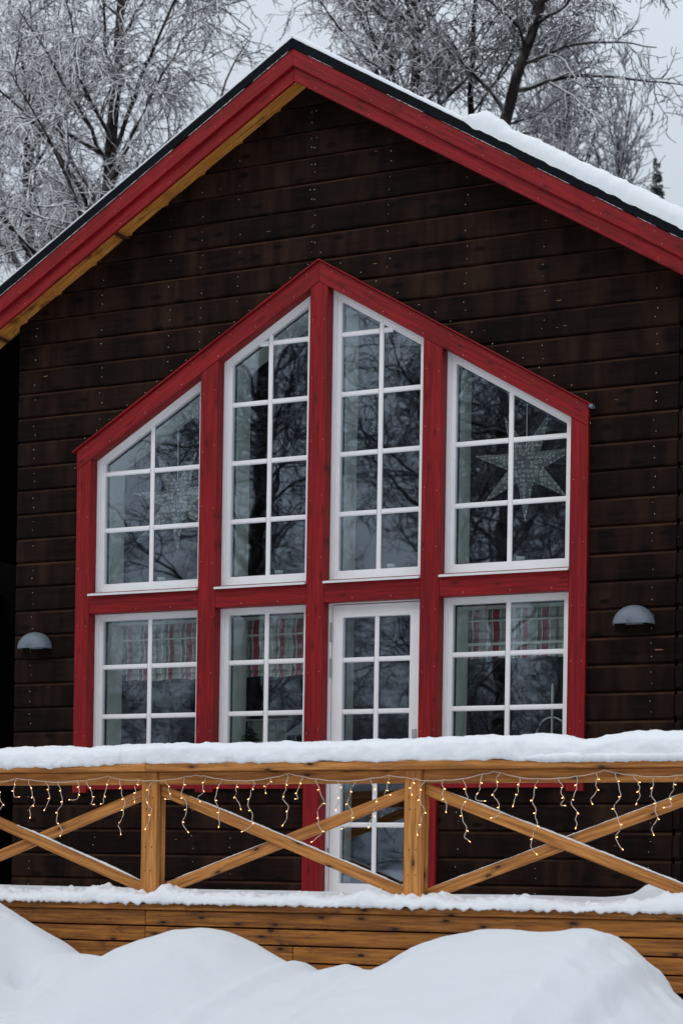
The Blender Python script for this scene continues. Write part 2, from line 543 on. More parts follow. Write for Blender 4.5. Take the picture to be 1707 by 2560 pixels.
# ---------------------------------------------------------------- the house
HB = Vector((0, 0, GZ))
house = thing('wooden_house', 'dark brown timber house with red trimmed gable and large red framed window group', 'house', HB)
S6, SA = .600, .594
P0, Z0 = .188, 1.969
XO = 2.655
XL = 2.615
def siding_mesh(zones, y=0.0):
    """zones: list of (z0, z1, [ (xl(z), xr(z)) ... ])"""
    bm = bmesh.new()
    prof = [(.000, .024), (.004, .024), (.006, .010), (.014, .001), (.045, 0), (.166, .003), (.177, .008), (.185, .020), (.188, .024)]
    for z0, z1, segs in zones:
        rows = []
        k = math.floor((z0 - Z0) / P0)
        while Z0 + k * P0 < z1:
            for pz, py in prof[:-1]:
                z = Z0 + k * P0 + pz
                if z0 <= z <= z1:
                    wob = .0
                    rows.append((z, .035 + py + y))
            k += 1
        rows = [(z0, rows[0][1])] + rows + [(z1, rows[-1][1])]
        for xl, xr in segs:
            prev = None
            for z, yy in rows:
                a, b = xl(z), xr(z)
                if b - a < .002:
                    b = a + .002
                cur = [bm.verts.new((a + (b - a) * t / 4, yy, z)) for t in range(5)]
                if prev:
                    for t in range(4):
                        bm.faces.new((prev[t], prev[t + 1], cur[t + 1], cur[t]))
                prev = cur
    return bm
RX = -.10
ol = lambda z: max(-XL, RX - (5.745 - z) / S6)
orr = lambda z: min(XO, RX + (5.745 - z) / S6)
hi = lambda z: min(1.99, max(0, (4.345 - z) / SA))
c_ = lambda v: (lambda z: v)
bm = siding_mesh([(4.345, 5.70, [(ol, c_(RX)), (c_(RX), orr)]),
                  (.64, 4.345, [(ol, lambda z: -hi(z)), (hi, orr)]),
                  (GZ, .64, [(c_(-XL), c_(-.02)), (c_(.92), c_(XO))])])
bmesh.ops.recalc_face_normals(bm, faces=bm.faces)
for f in bm.faces:
    f.normal_update()
    if f.normal.y > .2: f.normal_flip()
wall_bm = bm
# nail heads
def nail(x, y, z, r=.0042):
    g_ = bmesh.ops.create_icosphere(bm, subdivisions=1, radius=r, matrix=Matrix.Translation((x, y, z)))
    for v_ in g_['verts']:
        for f_ in v_.link_faces: f_.material_index = 1
bm = wall_bm
cols = [-2.46, -1.86, -1.27, -1.0, -.68, -.09, -.06, .53, 1.12, 1.70, 2.50]
k = -17
while Z0 + k * P0 < 5.4:
    z = Z0 + k * P0
    for i, cx in enumerate(cols):
        for dz in (.058, .130):
            x = cx + rnd.uniform(-.012, .012)
            zz = z + dz + rnd.uniform(-.012, .012)
            if x > XO - .05 or x < -XL + .05 or abs(x - RX) > (5.60 - zz) / S6: continue
            if .50 < zz < 4.5 - SA * abs(x) and abs(x) < 2.1: continue
            if zz <= .5 and -.12 < x < 1.0: continue
            if rnd.random() < .1: continue
            nail(x, .0345, zz, rnd.uniform(.0022, .0038))
    k += 1
x = -2.0
while x < 2.05:
    nail(x, .0345, 4.40 - SA * abs(x) + .055 + rnd.uniform(-.01, .01), .0036)
    x += rnd.uniform(.10, .17)
bmesh.ops.translate(bm, verts=bm.verts, vec=-HB)
me = bpy.data.meshes.new('wall')
bm.to_mesh(me)
bm.free()
link('wall', me, ['siding', 'nail'], house, HB)

# side walls, back wall with an opening, recesses left and right
def boxobj(name, b, mat, parent, bev=0):
    bm = bmesh.new()
    add_box(bm, *b)
    return bmobj(name, bm, mat, parent, (b[0], b[2], b[4]), bev=bev)
boxobj('side_wall', (-XL, -XL + .12, .07, 7.0, GZ, 3.86), 'siding', house)
boxobj('side_wall', (XO - .12, XO, .07, 7.0, GZ, 3.86), 'siding', house)
bm = bmesh.new()
BW = 6.0
for b in ((-2.5, -2.17, GZ, 3.8), (-2.06, 2.5, GZ, 3.8), (-2.17, -2.06, GZ, 1.60), (-2.17, -2.06, 1.79, 3.8)):
    add_box(bm, b[0], b[1], BW, BW + .15, b[2], b[3])
bmobj('back_wall', bm, 'room', house, (0, BW, 0))
prism('back_gable', [(-3.25, 3.8), (3.05, 3.8), (RX, 5.74)], BW, BW + .15, 'room', house)
bm = bmesh.new()   # inner lining: floor, sides, ceiling
add_box(bm, -2.52, 2.52, .4, BW, -.36, -.28)
add_box(bm, -2.53, -2.50, .36, BW, -.3, 4.0)
add_box(bm, 2.50, 2.53, .36, BW, -.3, 4.0)
bmobj('room_lining', bm, 'room', house, (0, BW, 0))
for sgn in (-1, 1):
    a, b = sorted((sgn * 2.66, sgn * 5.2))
    boxobj('shade_recess_wall', (a, b, 3.4, 3.5, GZ, 3.9), 'dark', house)  # set-back wall, its deep shade put into the near-black colour
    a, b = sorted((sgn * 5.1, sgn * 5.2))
    boxobj('shade_recess_wall', (a, b, -.2, 3.4, GZ, 2.66), 'dark', house)  # end wall added to close off the recess and keep it dark
# notched corner logs at the right and left corner
for sgn in (1,):
    bm = bmesh.new()
    k = -17
    while Z0 + k * P0 < 3.85:
        z = Z0 + k * P0
        xe = 2.735 + rnd.uniform(-.008, .008)
        a, b = sorted((sgn * 2.66, sgn * xe))
        vs = add_box(bm, a, b, .02, .16, z + .004, z + .184)
        bmesh.ops.bevel(bm, geom=[e for e in bm.edges if e.verts[0] in vs and e.verts[1] in vs], offset=.018, segments=2, affect='EDGES')
        k += 1
    bmobj('corner_logs', bm, 'siding', house, HB)

# roof
XE = 4.7
def chev(name, zt, zb, y0, y1, mat, xl=XE, bev=.003, parent=house, inner=0.0, s=S6, cx=None):
    cx = RX if cx is None else cx
    res = []
    for sg in (-1, 1):
        pts = [(cx + sg * inner, zt - s * inner), (cx + sg * xl, zt - s * xl), (cx + sg * xl, zb - s * xl), (cx + sg * inner, zb - s * inner)]
        res.append(prism(name, pts, y0, y1, mat, parent, -sg * math.atan(s) if sg > 0 else math.atan(s), bev))
    return res
chev('roof_flashing', 5.896, 5.830, -.292, -.18, 'black')
chev('roof', 5.880, 5.765, -.178, 6.8, 'black', bev=0)
chev('barge_board', 5.8285, 5.709, -.280, -.252, 'red')
chev('barge_board', 5.757, 5.606, -.250, -.222, 'red')
chev('soffit', 5.7645, 5.702, -.220, .10, 'soffit', bev=0)
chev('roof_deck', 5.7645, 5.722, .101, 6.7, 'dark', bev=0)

# ---- red window surround
XP = [(-2.043, -1.919), (-.967, -.821), (-.071, .071), (.824, .970), (1.920, 2.045)]
RT, RB = 4.385, 4.237
def top_at(x, z): return z - SA * abs(x)
for i, (a, b) in enumerate(XP):
    zb = -.25 if i in (2, 3) else .552
    if i == 2:
        pts = [(a, zb), (a, top_at(a, RB)), (0, RB), (b, top_at(b, RB)), (b, zb)]
    else:
        pts = [(a, zb), (a, top_at(a, RB)), (b, top_at(b, RB)), (b, zb)]
    prism('trim_post', pts, 0.0, .125, 'red', house, math.pi / 2)
chev('trim_rake', RT, RB + .001, -.004, .10, 'red', xl=2.045, s=SA, cx=0)
# thin metal cap on top of the rakes
for sg in (-1, 1):
    pts = [(0, RT + .014), (sg * 2.075, RT + .014 - SA * 2.075), (sg * 2.075, RT + .002 - SA * 2.075), (0, RT + .002)]
    prism('trim_cap', pts, -.022, .036, 'red', house, -sg * math.atan(SA) if sg > 0 else math.atan(SA), .001)
rect('cap_end', 2.052, 2.08, 3.142, 3.166, -.024, .03, 'zinc', house)
for i in range(4):
    a, b = XP[i][1], XP[i + 1][0]
    rect('trim_crossbar', a + .001, b - .001, 1.918, 2.078, .002, .105, 'red', house)
    if i != 2:
        rect('trim_board', a + .001, b - .001, .577, .722, .004, .10, 'red', house)
bm = bmesh.new()
for i, (a, b) in enumerate(XP):
    z = 1.0
    while z < top_at(a, RB) - .05:
        nail(a + .025, -.001, z + rnd.uniform(-.03, .03), .0022)
        nail(b - .025, -.001, z + rnd.uniform(-.03, .03), .0022)
        z += .42
for sg in (-1, 1):
    x = .1
    while x < 2:
        nail(sg * x, -.005, top_at(x, RT) - .03, .0022)
        nail(sg * (x + .1), -.005, top_at(x + .1, RT) - .12, .003)
        x += .31
    x = .15
    while x < 3.2:
        nail(RX + sg * x, -.281, 5.795 - S6 * x, .0024)
        nail(RX + sg * (x + .05), -.281, 5.735 - S6 * (x + .05), .0022)
        nail(RX + sg * (x + .02), -.251, 5.632 - S6 * (x + .02), .0024)
        x += .42
for x in (-1.5, -1.2, -.6, -.3, .3, .6, 1.15, 1.5, 1.8):
    nail(x, .001, 1.94, .003)
for f_ in bm.faces: f_.material_index = 0
tag(bmobj('trim_nails', bm, 'nail', house, HB), kind='stuff')

# ---- windows
HZ = [2.5665, 3.0, 3.434, 3.867]
MW = .0175
def ring(name, outer, inner, y0, y1, mat, parent):
    """frame between two matching polygons (XZ)"""
    bm = bmesh.new()
    n = len(outer)
    L = []
    for y in (y0, y1):
        L.append([bm.verts.new((x, y, z)) for x, z in outer])
        L.append([bm.verts.new((x, y, z)) for x, z in inner])
    of, inf, ob, ib = L
    for i in range(n):
        j = (i + 1) % n
        bm.faces.new((of[i], of[j], inf[j], inf[i]))
        bm.faces.new((ob[j], ob[i], ib[i], ib[j]))
        bm.faces.new((of[j], of[i], ob[i], ob[j]))
        bm.faces.new((inf[i], inf[j], ib[j], ib[i]))
    return bmobj(name, bm, mat, parent, (outer[0][0], y0, outer[0][1]), bev=.0025)

def inset(poly, d):
    """poly: convex, counter-clockwise in XZ; inset by d"""
    n = len(poly)
    res = []
    for i in range(n):
        p0, p1, p2 = Vector(poly[i - 1]), Vector(poly[i]), Vector(poly[(i + 1) % n])
        d1, d2 = (p1 - p0).normalized(), (p2 - p1).normalized()
        n1, n2 = Vector((-d1.y, d1.x)), Vector((-d2.y, d2.x))
        k = (n1 + n2) / (1 + n1.dot(n2))
        q = p1 + k * d
        res.append((q.x, q.y))
    return res

def clip_v(poly, x):
    zs = []
    n = len(poly)
    for i in range(n):
        a, b = poly[i], poly[(i + 1) % n]
        if (a[0] - x) * (b[0] - x) < 0:
            t = (x - a[0]) / (b[0] - a[0])
            zs.append(a[1] + t * (b[1] - a[1]))
    return (min(zs), max(zs)) if len(zs) > 1 else None
def clip_h(poly, z):
    xs = []
    n = len(poly)
    for i in range(n):
        a, b = poly[i], poly[(i + 1) % n]
        if (a[1] - z) * (b[1] - z) < 0:
            t = (z - a[1]) / (b[1] - a[1])
            xs.append(a[0] + t * (b[0] - a[0]))
    return (min(xs), max(xs)) if len(xs) > 1 else None

def flat(name, poly, y, mat, parent):
    bm = bmesh.new()
    f = bm.faces.new([bm.verts.new((x, 0, z)) for x, z in poly])
    f.normal_update()
    if f.normal.y > 0: f.normal_flip()
    o_ = Vector((poly[0][0], y, poly[0][1]))
    bmesh.ops.translate(bm, verts=bm.verts, vec=Vector((-poly[0][0], 0, -poly[0][1])))
    me = bpy.data.meshes.new(name)
    bm.to_mesh(me)
    bm.free()
    return link(name, me, mat, parent, o_)

def window(poly, xm, hs, label, yf=.09, cls='window', mull=None):
    e = bpy.data.objects.new(cls, None)
    COL.objects.link(e)
    e.empty_display_size = .1
    e.parent = house
    e.location = Vector((poly[0][0], yf, poly[0][1])) - HB
    e['label'] = label
    p1 = inset(poly, .030)
    p2 = inset(poly, .064)
    p3 = inset(poly, .070)
    ring('frame', poly, p1, yf, yf + .09, 'white', e)
    ring('sash', inset(poly, .0305), p2, yf + .014, yf + .075, 'white', e)
    yg = yf + .040
    flat('pane', inset(poly, .060), yg, 'glass', e)
    ring('gasket', inset(poly, .066), inset(poly, .076), yg + .012, yg + .03, 'gasket', e)
    # glazing bars
    if xm is not None:
        a, b = clip_v(p2, xm)
        bar('glazing_bar', xm, xm, a - .004, b + .004, yf + .024, e)
    for h in hs:
        r = clip_h(p2, h)
        if r and r[1] - r[0] > .06:
            cuts = [r[0] - .004, r[1] + .004]
            if xm is not None and r[0] < xm - MW and r[1] > xm + MW:
                for q0, q1 in ((cuts[0], xm - MW - .001), (xm + MW + .001, cuts[1])):
                    if q1 - q0 > .03: hbar(q0, q1, h, yf + .026, e)
            else:
                hbar(cuts[0], cuts[1], h, yf + .026, e)
    return e
def bar(name, x0, x1, z0, z1, y, parent):
    bm = bmesh.new()
    w_ = MW
    pr = [(-w_, .012), (-w_, .006), (-w_ * .55, 0), (w_ * .55, 0), (w_, .006), (w_, .012)]
    lo = [bm.verts.new((x0 + a, y + b, z0)) for a, b in pr]
    hi_ = [bm.verts.new((x0 + a, y + b, z1)) for a, b in pr]
    for i in range(5):
        bm.faces.new((lo[i], lo[i + 1], hi_[i + 1], hi_[i]))
    bm.faces.new((lo[5], lo[0], hi_[0], hi_[5]))
    bmobj(name, bm, 'white', parent, (x0, y, z0))
def hbar(x0, x1, z, y, parent):
    bm = bmesh.new()
    w_ = MW
    pr = [(-w_, .012), (-w_, .006), (-w_ * .55, 0), (w_ * .55, 0), (w_, .006), (w_, .012)]
    lo = [bm.verts.new((x0, y + b, z + a)) for a, b in pr]
    hi_ = [bm.verts.new((x1, y + b, z + a)) for a, b in pr]
    for i in range(5):
        bm.faces.new((lo[i], lo[i + 1], hi_[i + 1], hi_[i]))
    bm.faces.new((lo[5], lo[0], hi_[0], hi_[5]))
    bmobj('glazing_bar', bm, 'white', parent, (x0, y, z))

def lining(poly, parent):
    """painted lining of the opening behind the glass"""
    o = ring('lining', inset(poly, -.004), inset(poly, .070), .182, .385, 'jamb', parent)
    return o
opens = []
names_u = ['leftmost upper window, under the low end of the left rake', 'tall upper window left of the middle post',
           'tall upper window right of the middle post', 'rightmost upper window, under the low end of the right rake']
TW = 4.258
for i in range(4):
    a, b = XP[i][1], XP[i + 1][0]
    xm = (a + b) / 2
    za, zb = top_at(a, TW), top_at(b, TW)
    poly = [(a, 2.090), (b, 2.090), (b, zb), (a, za)]
    hs = HZ if i in (1, 2) else HZ[:2]
    wdw = window(poly, xm, hs, names_u[i])
    lining(poly, wdw)
    # white metal sill, its ends run a little over the posts' reveal
    bm = bmesh.new()
    x0, x1 = a + .006, b + .002
    pr = [(-.032, 2.050), (-.032, 2.064), (.095, 2.096), (.095, 2.080), (-.02, 2.053), (-.028, 2.050)]
    A_ = [bm.verts.new((x0, y, z)) for y, z in pr]
    B_ = [bm.verts.new((x1, y, z)) for y, z in pr]
    for q in range(6):
        bm.faces.new((A_[q], A_[(q + 1) % 6], B_[(q + 1) % 6], B_[q]))
    bm.faces.new(A_)
    bm.faces.new(B_[::-1])
    bmobj('sill', bm, 'drip', wdw, (x0, 0, 2.05))
for i, lab in ((0, 'leftmost lower window with plaid blind'), (1, 'lower window left of the middle post'), (3, 'lower window right of the glass door')):
    a, b = XP[i][1], XP[i + 1][0]
    poly = [(a, .722), (b, .722), (b, 1.935), (a, 1.935)]
    wdw = window(poly, (a + b) / 2, [1.518, 1.139], lab)
    lining(poly, wdw)

# ---- door
a, b = XP[2][1], XP[3][0]
door = bpy.data.objects.new('glass_door', None)
COL.objects.link(door)
door.parent = house
door.location = Vector((a, .09, -.25)) - HB
door['label'] = 'white glazed door with small panes right of the middle post'
po = [(a, -.25), (b, -.25), (b, 1.935), (a, 1.935)]
ring('frame', po, [(a + .025, -.225), (b - .025, -.225), (b - .025, 1.912), (a + .025, 1.912)], .088, .17, 'white', door)
lf = [(a + .030, -.20), (b - .030, -.20), (b - .030, 1.905), (a + .030, 1.905)]
gi = [(a + .112, -.105), (b - .112, -.105), (b - .112, 1.815), (a + .112, 1.815)]
ring('door_leaf', lf, gi, .098, .150, 'white', door)
g0 = inset(gi, -.004)
flat('pane', g0, .128, 'glass', door)
ring('gasket', inset(gi, .003), inset(gi, .012), .139, .150, 'gasket', door)
xm = (a + b) / 2
bar('glazing_bar', xm, xm, -.105, 1.815, .108, door)
for h in (1.508, 1.134, .727, .318):
    hbar(a + .112, xm - MW - .001, h, .110, door)
    hbar(xm + MW + .001, b - .112, h, .110, door)
lining(po, door)
for z0, z1 in ((1.64, 1.78), (1.385, 1.52), (.02, .15)):
    rect('hinge', a + .018, a + .036, z0, z1, .080, .0875, 'hinge', door, bev=.002)
bm = bmesh.new()
add_box(bm, b - .085, b - .050, .090, .098, .83, 1.0)
bmobj('handle_plate', bm, 'hinge', door, (b - .085, .09, .83), bev=.002)
polytube('handle', [(b - .068, .095, .90), (b - .068, .05, .90), (b - .078, .045, .90), (b - .17, .045, .90)], .009, 'steel', door, 8)

# ---------------------------------------------------------------- things behind the glass
def star(name, c, R, label, cord_top, tilt):
    t = thing(name, label, 'star lantern', (c[0], c[1], c[2] - R), 'paper stars hanging in the upper windows')
    bm = bmesh.new()
    f = bm.verts.new((c[0], c[1] - .085, c[2]))
    bk = bm.verts.new((c[0], c[1] + .085, c[2]))
    rim = []
    for i in range(14):
        an = -math.pi / 2 + i * math.pi / 7 + tilt
        r = R if i % 2 == 0 else R * .34
        rim.append(bm.verts.new((c[0] + r * math.cos(an), c[1] + (0 if i % 2 == 0 else 0), c[2] + r * math.sin(an))))
    # ridge: each ray is folded along its middle
    for i in range(14):
        j = (i + 1) % 14
        tip, val = (rim[i], rim[j]) if i % 2 == 0 else (rim[j], rim[i])
        bm.faces.new((f, rim[i], rim[j]))
        bm.faces.new((bk, rim[j], rim[i]))
    bmobj('star_body', bm, 'star', t, c)
    polytube('hanging_cord', [(c[0], c[1], c[2] + R * .2), (c[0] + .004, c[1], c[2] + .5 * R), (c[0], c[1], cord_top)], .004, 'cord', t, 5)
    return t
# positions found behind the glass at y = 0.30
star('paper_star', (-1.33, .30, 2.80), .40, 'seven pointed pierced paper star behind the leftmost upper window', 3.75, .02)
star('paper_star', (1.49, .30, 2.86), .40, 'seven pointed pierced paper star behind the rightmost upper window', 3.75, .0)

def blind(x0, x1, zt, zb, label):
    t = thing('roman_blind', label, 'blind', ((x0 + x1) / 2, .42, zb), 'plaid roman blinds in the lower windows')
    n = 60
    zs = np.linspace(zt, zb + .05, 40)
    X, Z = np.meshgrid(np.linspace(x0, x1, n), zs, indexing='ij')
    Y = .42 + .010 * np.sin((zt - Z) / (zt - zb) * 2 * np.pi * 2.0) + .004 * np.sin(X * 31 + Z * 9)
    org = np.array([(x0 + x1) / 2, .42, zb])
    V, F = grid_mesh(X, Y, Z)
    link('cloth', npmesh('cloth', [V - org], [F]), 'plaid', t, org, smooth=True)
    for zz, h in ((zt - (zt - zb) * .42, .012), (zb + .10, .020)):
        rect('fold_rod', x0, x1, zz - h / 2, zz + h / 2, .395, .404, 'jamb', t, bev=.001)
    Y2 = Y[:, :12] - .012 + .006 * np.sin(X[:, :12] * 23)
    Z2 = np.linspace(zb + .10, zb, 12)[None, :].repeat(n, 0) + .005 * np.sin(X[:, :12] * 17)
    V, F = grid_mesh(X[:, :12], Y2, Z2)
    link('hem', npmesh('hem', [V - org], [F]), 'plaid', t, org, smooth=True)
blind(-2.03, -.86, 1.98, 1.44, 'red and grey plaid blind in the leftmost lower window')
blind(-.93, -.05, 1.98, 1.44, 'red and grey plaid blind in the lower window left of the middle post')
blind(.86, 2.03, 1.98, 1.52, 'red and grey plaid blind in the lower window right of the door')

def candle(x, z, y, label):
    t = thing('tealight_holder', label, 'candle holder', (x, y, z), 'small candle holders on the upper window sills')
    bm = bmesh.new()
    prof = [(.0, 0), (.024, 0), (.020, .008), (.016, .014), (.028, .024), (.032, .045), (.029, .045), (.024, .028), (0, .024)]
    N = 14
    rings = [[bm.verts.new((x + r * math.cos(q * 2 * math.pi / N), y + r * math.sin(q * 2 * math.pi / N), z + h)) for q in range(N)] for r, h in prof if r > 0]
    for A_, B_ in zip(rings, rings[1:]):
        for q in range(N):
            bm.faces.new((A_[q], A_[(q + 1) % N], B_[(q + 1) % N], B_[q]))
    bmobj('glass_cup', bm, 'wax', t, (x, y, z), smooth=True)
    bm = bmesh.new()
    bmesh.ops.create_cone(bm, cap_ends=True, segments=12, radius1=.02, radius2=.02, depth=.012, matrix=Matrix.Translation((x, y, z + .036)))
    bmobj('candle', bm, 'wax', t, (x, y, z))
for x, wh in ((-1.428, 'leftmost upper window'), (-.421, 'upper window left of the middle post'), (.488, 'upper window right of the middle post'), (1.477, 'rightmost upper window')):
    candle(x, 2.160, .25, 'pale candle holder on the inner sill, %s' % wh)

# tap, candlestick, lantern, little fir behind the lower panes
t = thing('kitchen_tap', 'arched steel tap behind the right lower window', 'tap', (1.70, .62, .85))
pts = [(1.486, .62, .70), (1.486, .62, .98)] + [(1.60 - .114 * math.cos(q), .62, .99 + .116 * math.sin(q)) for q in np.linspace(0.1, math.pi, 14)]
pts += [(1.714, .62, .94)]
polytube('spout', pts, .010, 'steel', t, 8)
boxobj('tap_base', (1.461, 1.511, .595, .645, .66, .70), 'steel', t, .006)
t = thing('candlestick', 'slim pale candle in a holder behind the right lower window', 'candlestick', (1.63, .45, 1.12))
bm = bmesh.new()
N = 12
prof = [(.030, .72), (.028, .735), (.008, .76), (.008, 1.14), (.018, 1.16), (.012, 1.18), (.010, 1.19), (.010, 1.30), (.003, 1.335)]
rings = [[bm.verts.new((1.66 + r * math.cos(q * 2 * math.pi / N), .45 + r * math.sin(q * 2 * math.pi / N), h)) for q in range(N)] for r, h in prof]
for A_, B_ in zip(rings, rings[1:]):
    for q in range(N):
        bm.faces.new((A_[q], A_[(q + 1) % N], B_[(q + 1) % N], B_[q]))
bmobj('stick', bm, 'wax', t, (1.63, .45, 1.12), smooth=True)
t = thing('candle_lantern', 'small grey metal lantern with pitched top behind the lower window left of the middle post', 'lantern', (-.10, .33, .73))
bm = bmesh.new()
lx0, lx1, ly0, ly1, lz0, lz1 = -.335, -.135, .24, .40, .745, .985
for px, py in ((lx0, ly0), (lx1, ly0), (lx0, ly1), (lx1, ly1)):
    add_box(bm, px - .006, px + .006, py - .006, py + .006, lz0, lz1)
add_box(bm, lx0 - .01, lx1 + .01, ly0 - .01, ly1 + .01, lz0 - .012, lz0)
add_box(bm, lx0 - .01, lx1 + .01, ly0 - .01, ly1 + .01, lz1, lz1 + .008)
bmobj('frame', bm, 'zinc', t, (-.10, .33, .73))
bm = bmesh.new()
ap = bm.verts.new(((lx0 + lx1) / 2, (ly0 + ly1) / 2, lz1 + .11))
cc = [bm.verts.new(p) for p in ((lx0, ly0, lz1 + .009), (lx1, ly0, lz1 + .009), (lx1, ly1, lz1 + .009), (lx0, ly1, lz1 + .009))]
for q in range(4): bm.faces.new((cc[q], cc[(q + 1) % 4], ap))
bmobj('lid', bm, 'zinc', t, (-.10, .33, .73))
t = thing('little_fir', 'small potted fir on the inner sill of the lower window left of the middle post', 'plant', (-.62, .36, .74))
vs, fs = [], []
pth, rad = [], []
for k in range(130):
    h = rnd.random()
    an = rnd.uniform(0, 6.28)
    L_ = .15 * (1 - h) + .02
    p = np.array((-.70, .36, .82 + h * .24))
    d = np.array((math.cos(an), math.sin(an), .15)) * L_
    pth.append([p, p + d * .5, p + d + np.array((0, 0, -.008))])
    rad.append([.007, .006, .001])
v, f = tubes(np.array(pth), np.array(rad), 3)
link('crown', npmesh('crown', [v - np.array((-.62, .36, .74))], [f]), 'fir', t, (-.62, .36, .74))
boxobj('pot', (-.735, -.665, .325, .395, .725, .80), 'zinc', t, .008)

t = thing('stand_in_curtain', 'pale curtain added inside the room for bright window strips, behind the small fir', 'curtain', (-1.2, 1.55, 0))
XC, ZC = np.meshgrid(np.linspace(-1.36, -1.02, 50), np.linspace(-.2, 1.20, 8), indexing='ij')  # added pale panel hinting at the bright strips of an interior window
YC = 1.55 + .03 * np.sin(XC * 60)
V, F = grid_mesh(XC, YC, ZC)
link('cloth', npmesh('cloth', [V - np.array((-1.2, 1.55, 0))], [F]), 'jamb', t, (-1.2, 1.55, 0), smooth=True)
polytube('curtain_rod', [(-1.42, 1.55, 1.21), (-.95, 1.55, 1.21)], .010, 'white', t)

# ---------------------------------------------------------------- wall lamps
def wall_lamp(x, label):
    t = thing('wall_lamp', label, 'wall lamp', (x, .03, 1.665), 'half dome lamps on the gable wall')
    bm = bmesh.new()
    W2, H2, D2 = .143, .132, .125
    NU, NV = 28, 12
    rows = []
    for j in range(NV + 1):
        ph = j / NV * math.pi / 2          # 0 front .. 90 at the wall
        row = []
        for i in range(NU + 1):
            th = math.pi * i / NU
            r = math.cos(math.pi / 2 - ph) if j else .0
            k = math.sin(ph) ** .55
            row.append(bm.verts.new((x - W2 * math.cos(th) * k, .030 - D2 * math.cos(ph) ** .8, 1.665 + H2 * math.sin(th) * k)))
        rows.append(row)
    for A_, B_ in zip(rows, rows[1:]):
        for i in range(NU):
            bm.faces.new((A_[i], A_[i + 1], B_[i + 1], B_[i]))
    bmesh.ops.remove_doubles(bm, verts=bm.verts, dist=.0005)
    o = bmobj('shade', bm, 'zinc', t, (x, .03, 1.665), smooth=True)
    sm = o.modifiers.new('solid', 'SOLIDIFY')
    sm.thickness = .004
    boxobj('wall_plate', (x - .06, x + .06, .012, .034, 1.67, 1.76), 'zinc', t, .004)
    bm = bmesh.new()
    bmesh.ops.create_uvsphere(bm, u_segments=12, v_segments=8, radius=.028, matrix=Matrix.Translation((x, -.02, 1.70)))
    bmobj('lamp_bulb', bm, 'jamb', t, (x, -.02, 1.70), smooth=True)
wall_lamp(-2.405, 'grey half dome lamp on the brown wall left of the red window group')
wall_lamp(2.380, 'grey half dome lamp on the brown wall right of the red window group')

# ---------------------------------------------------------------- deck
deck = thing('wooden_deck', 'raised wooden deck with stained horizontal fascia boards', 'deck', (1.0, -2.1, GZ))
boxobj('deck_floor', (-5.6, 7.0, -2.10, -.02, -.30, -.262), 'fascia', deck)
TILT = .0045
def dz(x): return TILT * (x - 1.1)
def tboard(name, x0, x1, z0, z1, y0, y1, mat='fascia'):
    return prism(name, [(x0, z0 + dz(x0)), (x1, z0 + dz(x1)), (x1, z1 + dz(x1)), (x0, z1 + dz(x0))], y0, y1, mat, deck, math.atan(TILT), .004)
for (x0, x1) in ((-4.6, .218), (.2195, 3.9), (3.902, 7)):
    tboard('edge_board', x0, x1, -.268, -.222, -2.172, -2.05)
jo = [[(-4.8, -.083), (-.080, 3.88), (3.885, 7)], [(-4.8, -.083), (-.080, 2.9), (2.903, 7)], [(-4.8, .95), (.953, 4.1), (4.103, 7)], [(-4.8, -.7), (-.697, 3.4), (3.403, 7)]]
for k in range(4):
    for x0, x1 in jo[k]:
        tboard('fascia_board', x0, x1, -.363 - .1015 * k, -.271 - .1015 * k, -2.150, -2.122)
for k in range(8):
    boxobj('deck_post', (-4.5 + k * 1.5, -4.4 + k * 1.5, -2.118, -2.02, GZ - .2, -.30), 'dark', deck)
boxobj('under_deck_shade', (-4.6, 6.9, -2.0, -1.98, GZ, -.3), 'dark', deck)  # dark sheet standing in for the shade under the deck

# ---------------------------------------------------------------- railing
rail = thing('deck_railing', 'honey coloured wooden railing with crossed braces on the deck edge', 'railing', (.7, -1.95, -.26))
PX = [(-3.84, -3.727), (-2.025, -1.912), (-.212, -.100), (1.601, 1.715), (3.414, 3.527), (5.227, 5.34)]
for a, b in PX:
    rect('post', a, b, -.262, .593, -2.000, -1.951, 'cedar', rail, vert=True, bev=.004)
    rect('rear_post', a + .004, b - .002, -.262, .593, -1.918, -1.882, 'cedar', rail, vert=True, bev=.003)
for x0, x1 in ((-3.9, -.1475), (-.146, 3.44), (3.4415, 5.4)):
    rect('handrail', x0, x1, .595, .644, -2.070, -1.80, 'cedar', rail, bev=.005)
for (a0, a1), (b0, b1) in zip(PX, PX[1:]):
    rect('top_beam', a1 + .001, b0 - .001, .515, .593, -1.985, -1.945, 'cedar', rail, bev=.004)
    HW = .035
    ang = math.atan2(-.628, b0 - a1)
    def brace(x0, z0, x1, z1, y0, y1):
        dx, dz_ = x1 - x0, z1 - z0
        L_ = math.hypot(dx, dz_)
        v = HW * L_ / dx
        return prism('brace', [(x0, z0 - v), (x1, z1 - v), (x1, z1 + v), (x0, z0 + v)], y0, y1, 'cedar', rail, math.atan2(dz_, dx), .004)
    o1 = brace(a1 + .0005, .482, b0 - .0005, -.142, -1.950, -1.920)
    brace(a1 + .0005, -.150, b0 - .0005, .470, -1.919, -1.889)
bm = bmesh.new()
for a, b in PX:
    for zz in (.43, .36, -.03, .12):
        for xx in (a + .035, b - .035):
            bmesh.ops.create_cone(bm, cap_ends=True, segments=8, radius1=.0035, radius2=.0035, depth=.003,
                                  matrix=Matrix.Translation((xx + rnd.uniform(-.006, .006), -2.0008, zz)) @ Matrix.Rotation(math.pi / 2, 4, 'X'))
bmobj('screws', bm, 'dark', rail, (.7, -1.95, -.26))

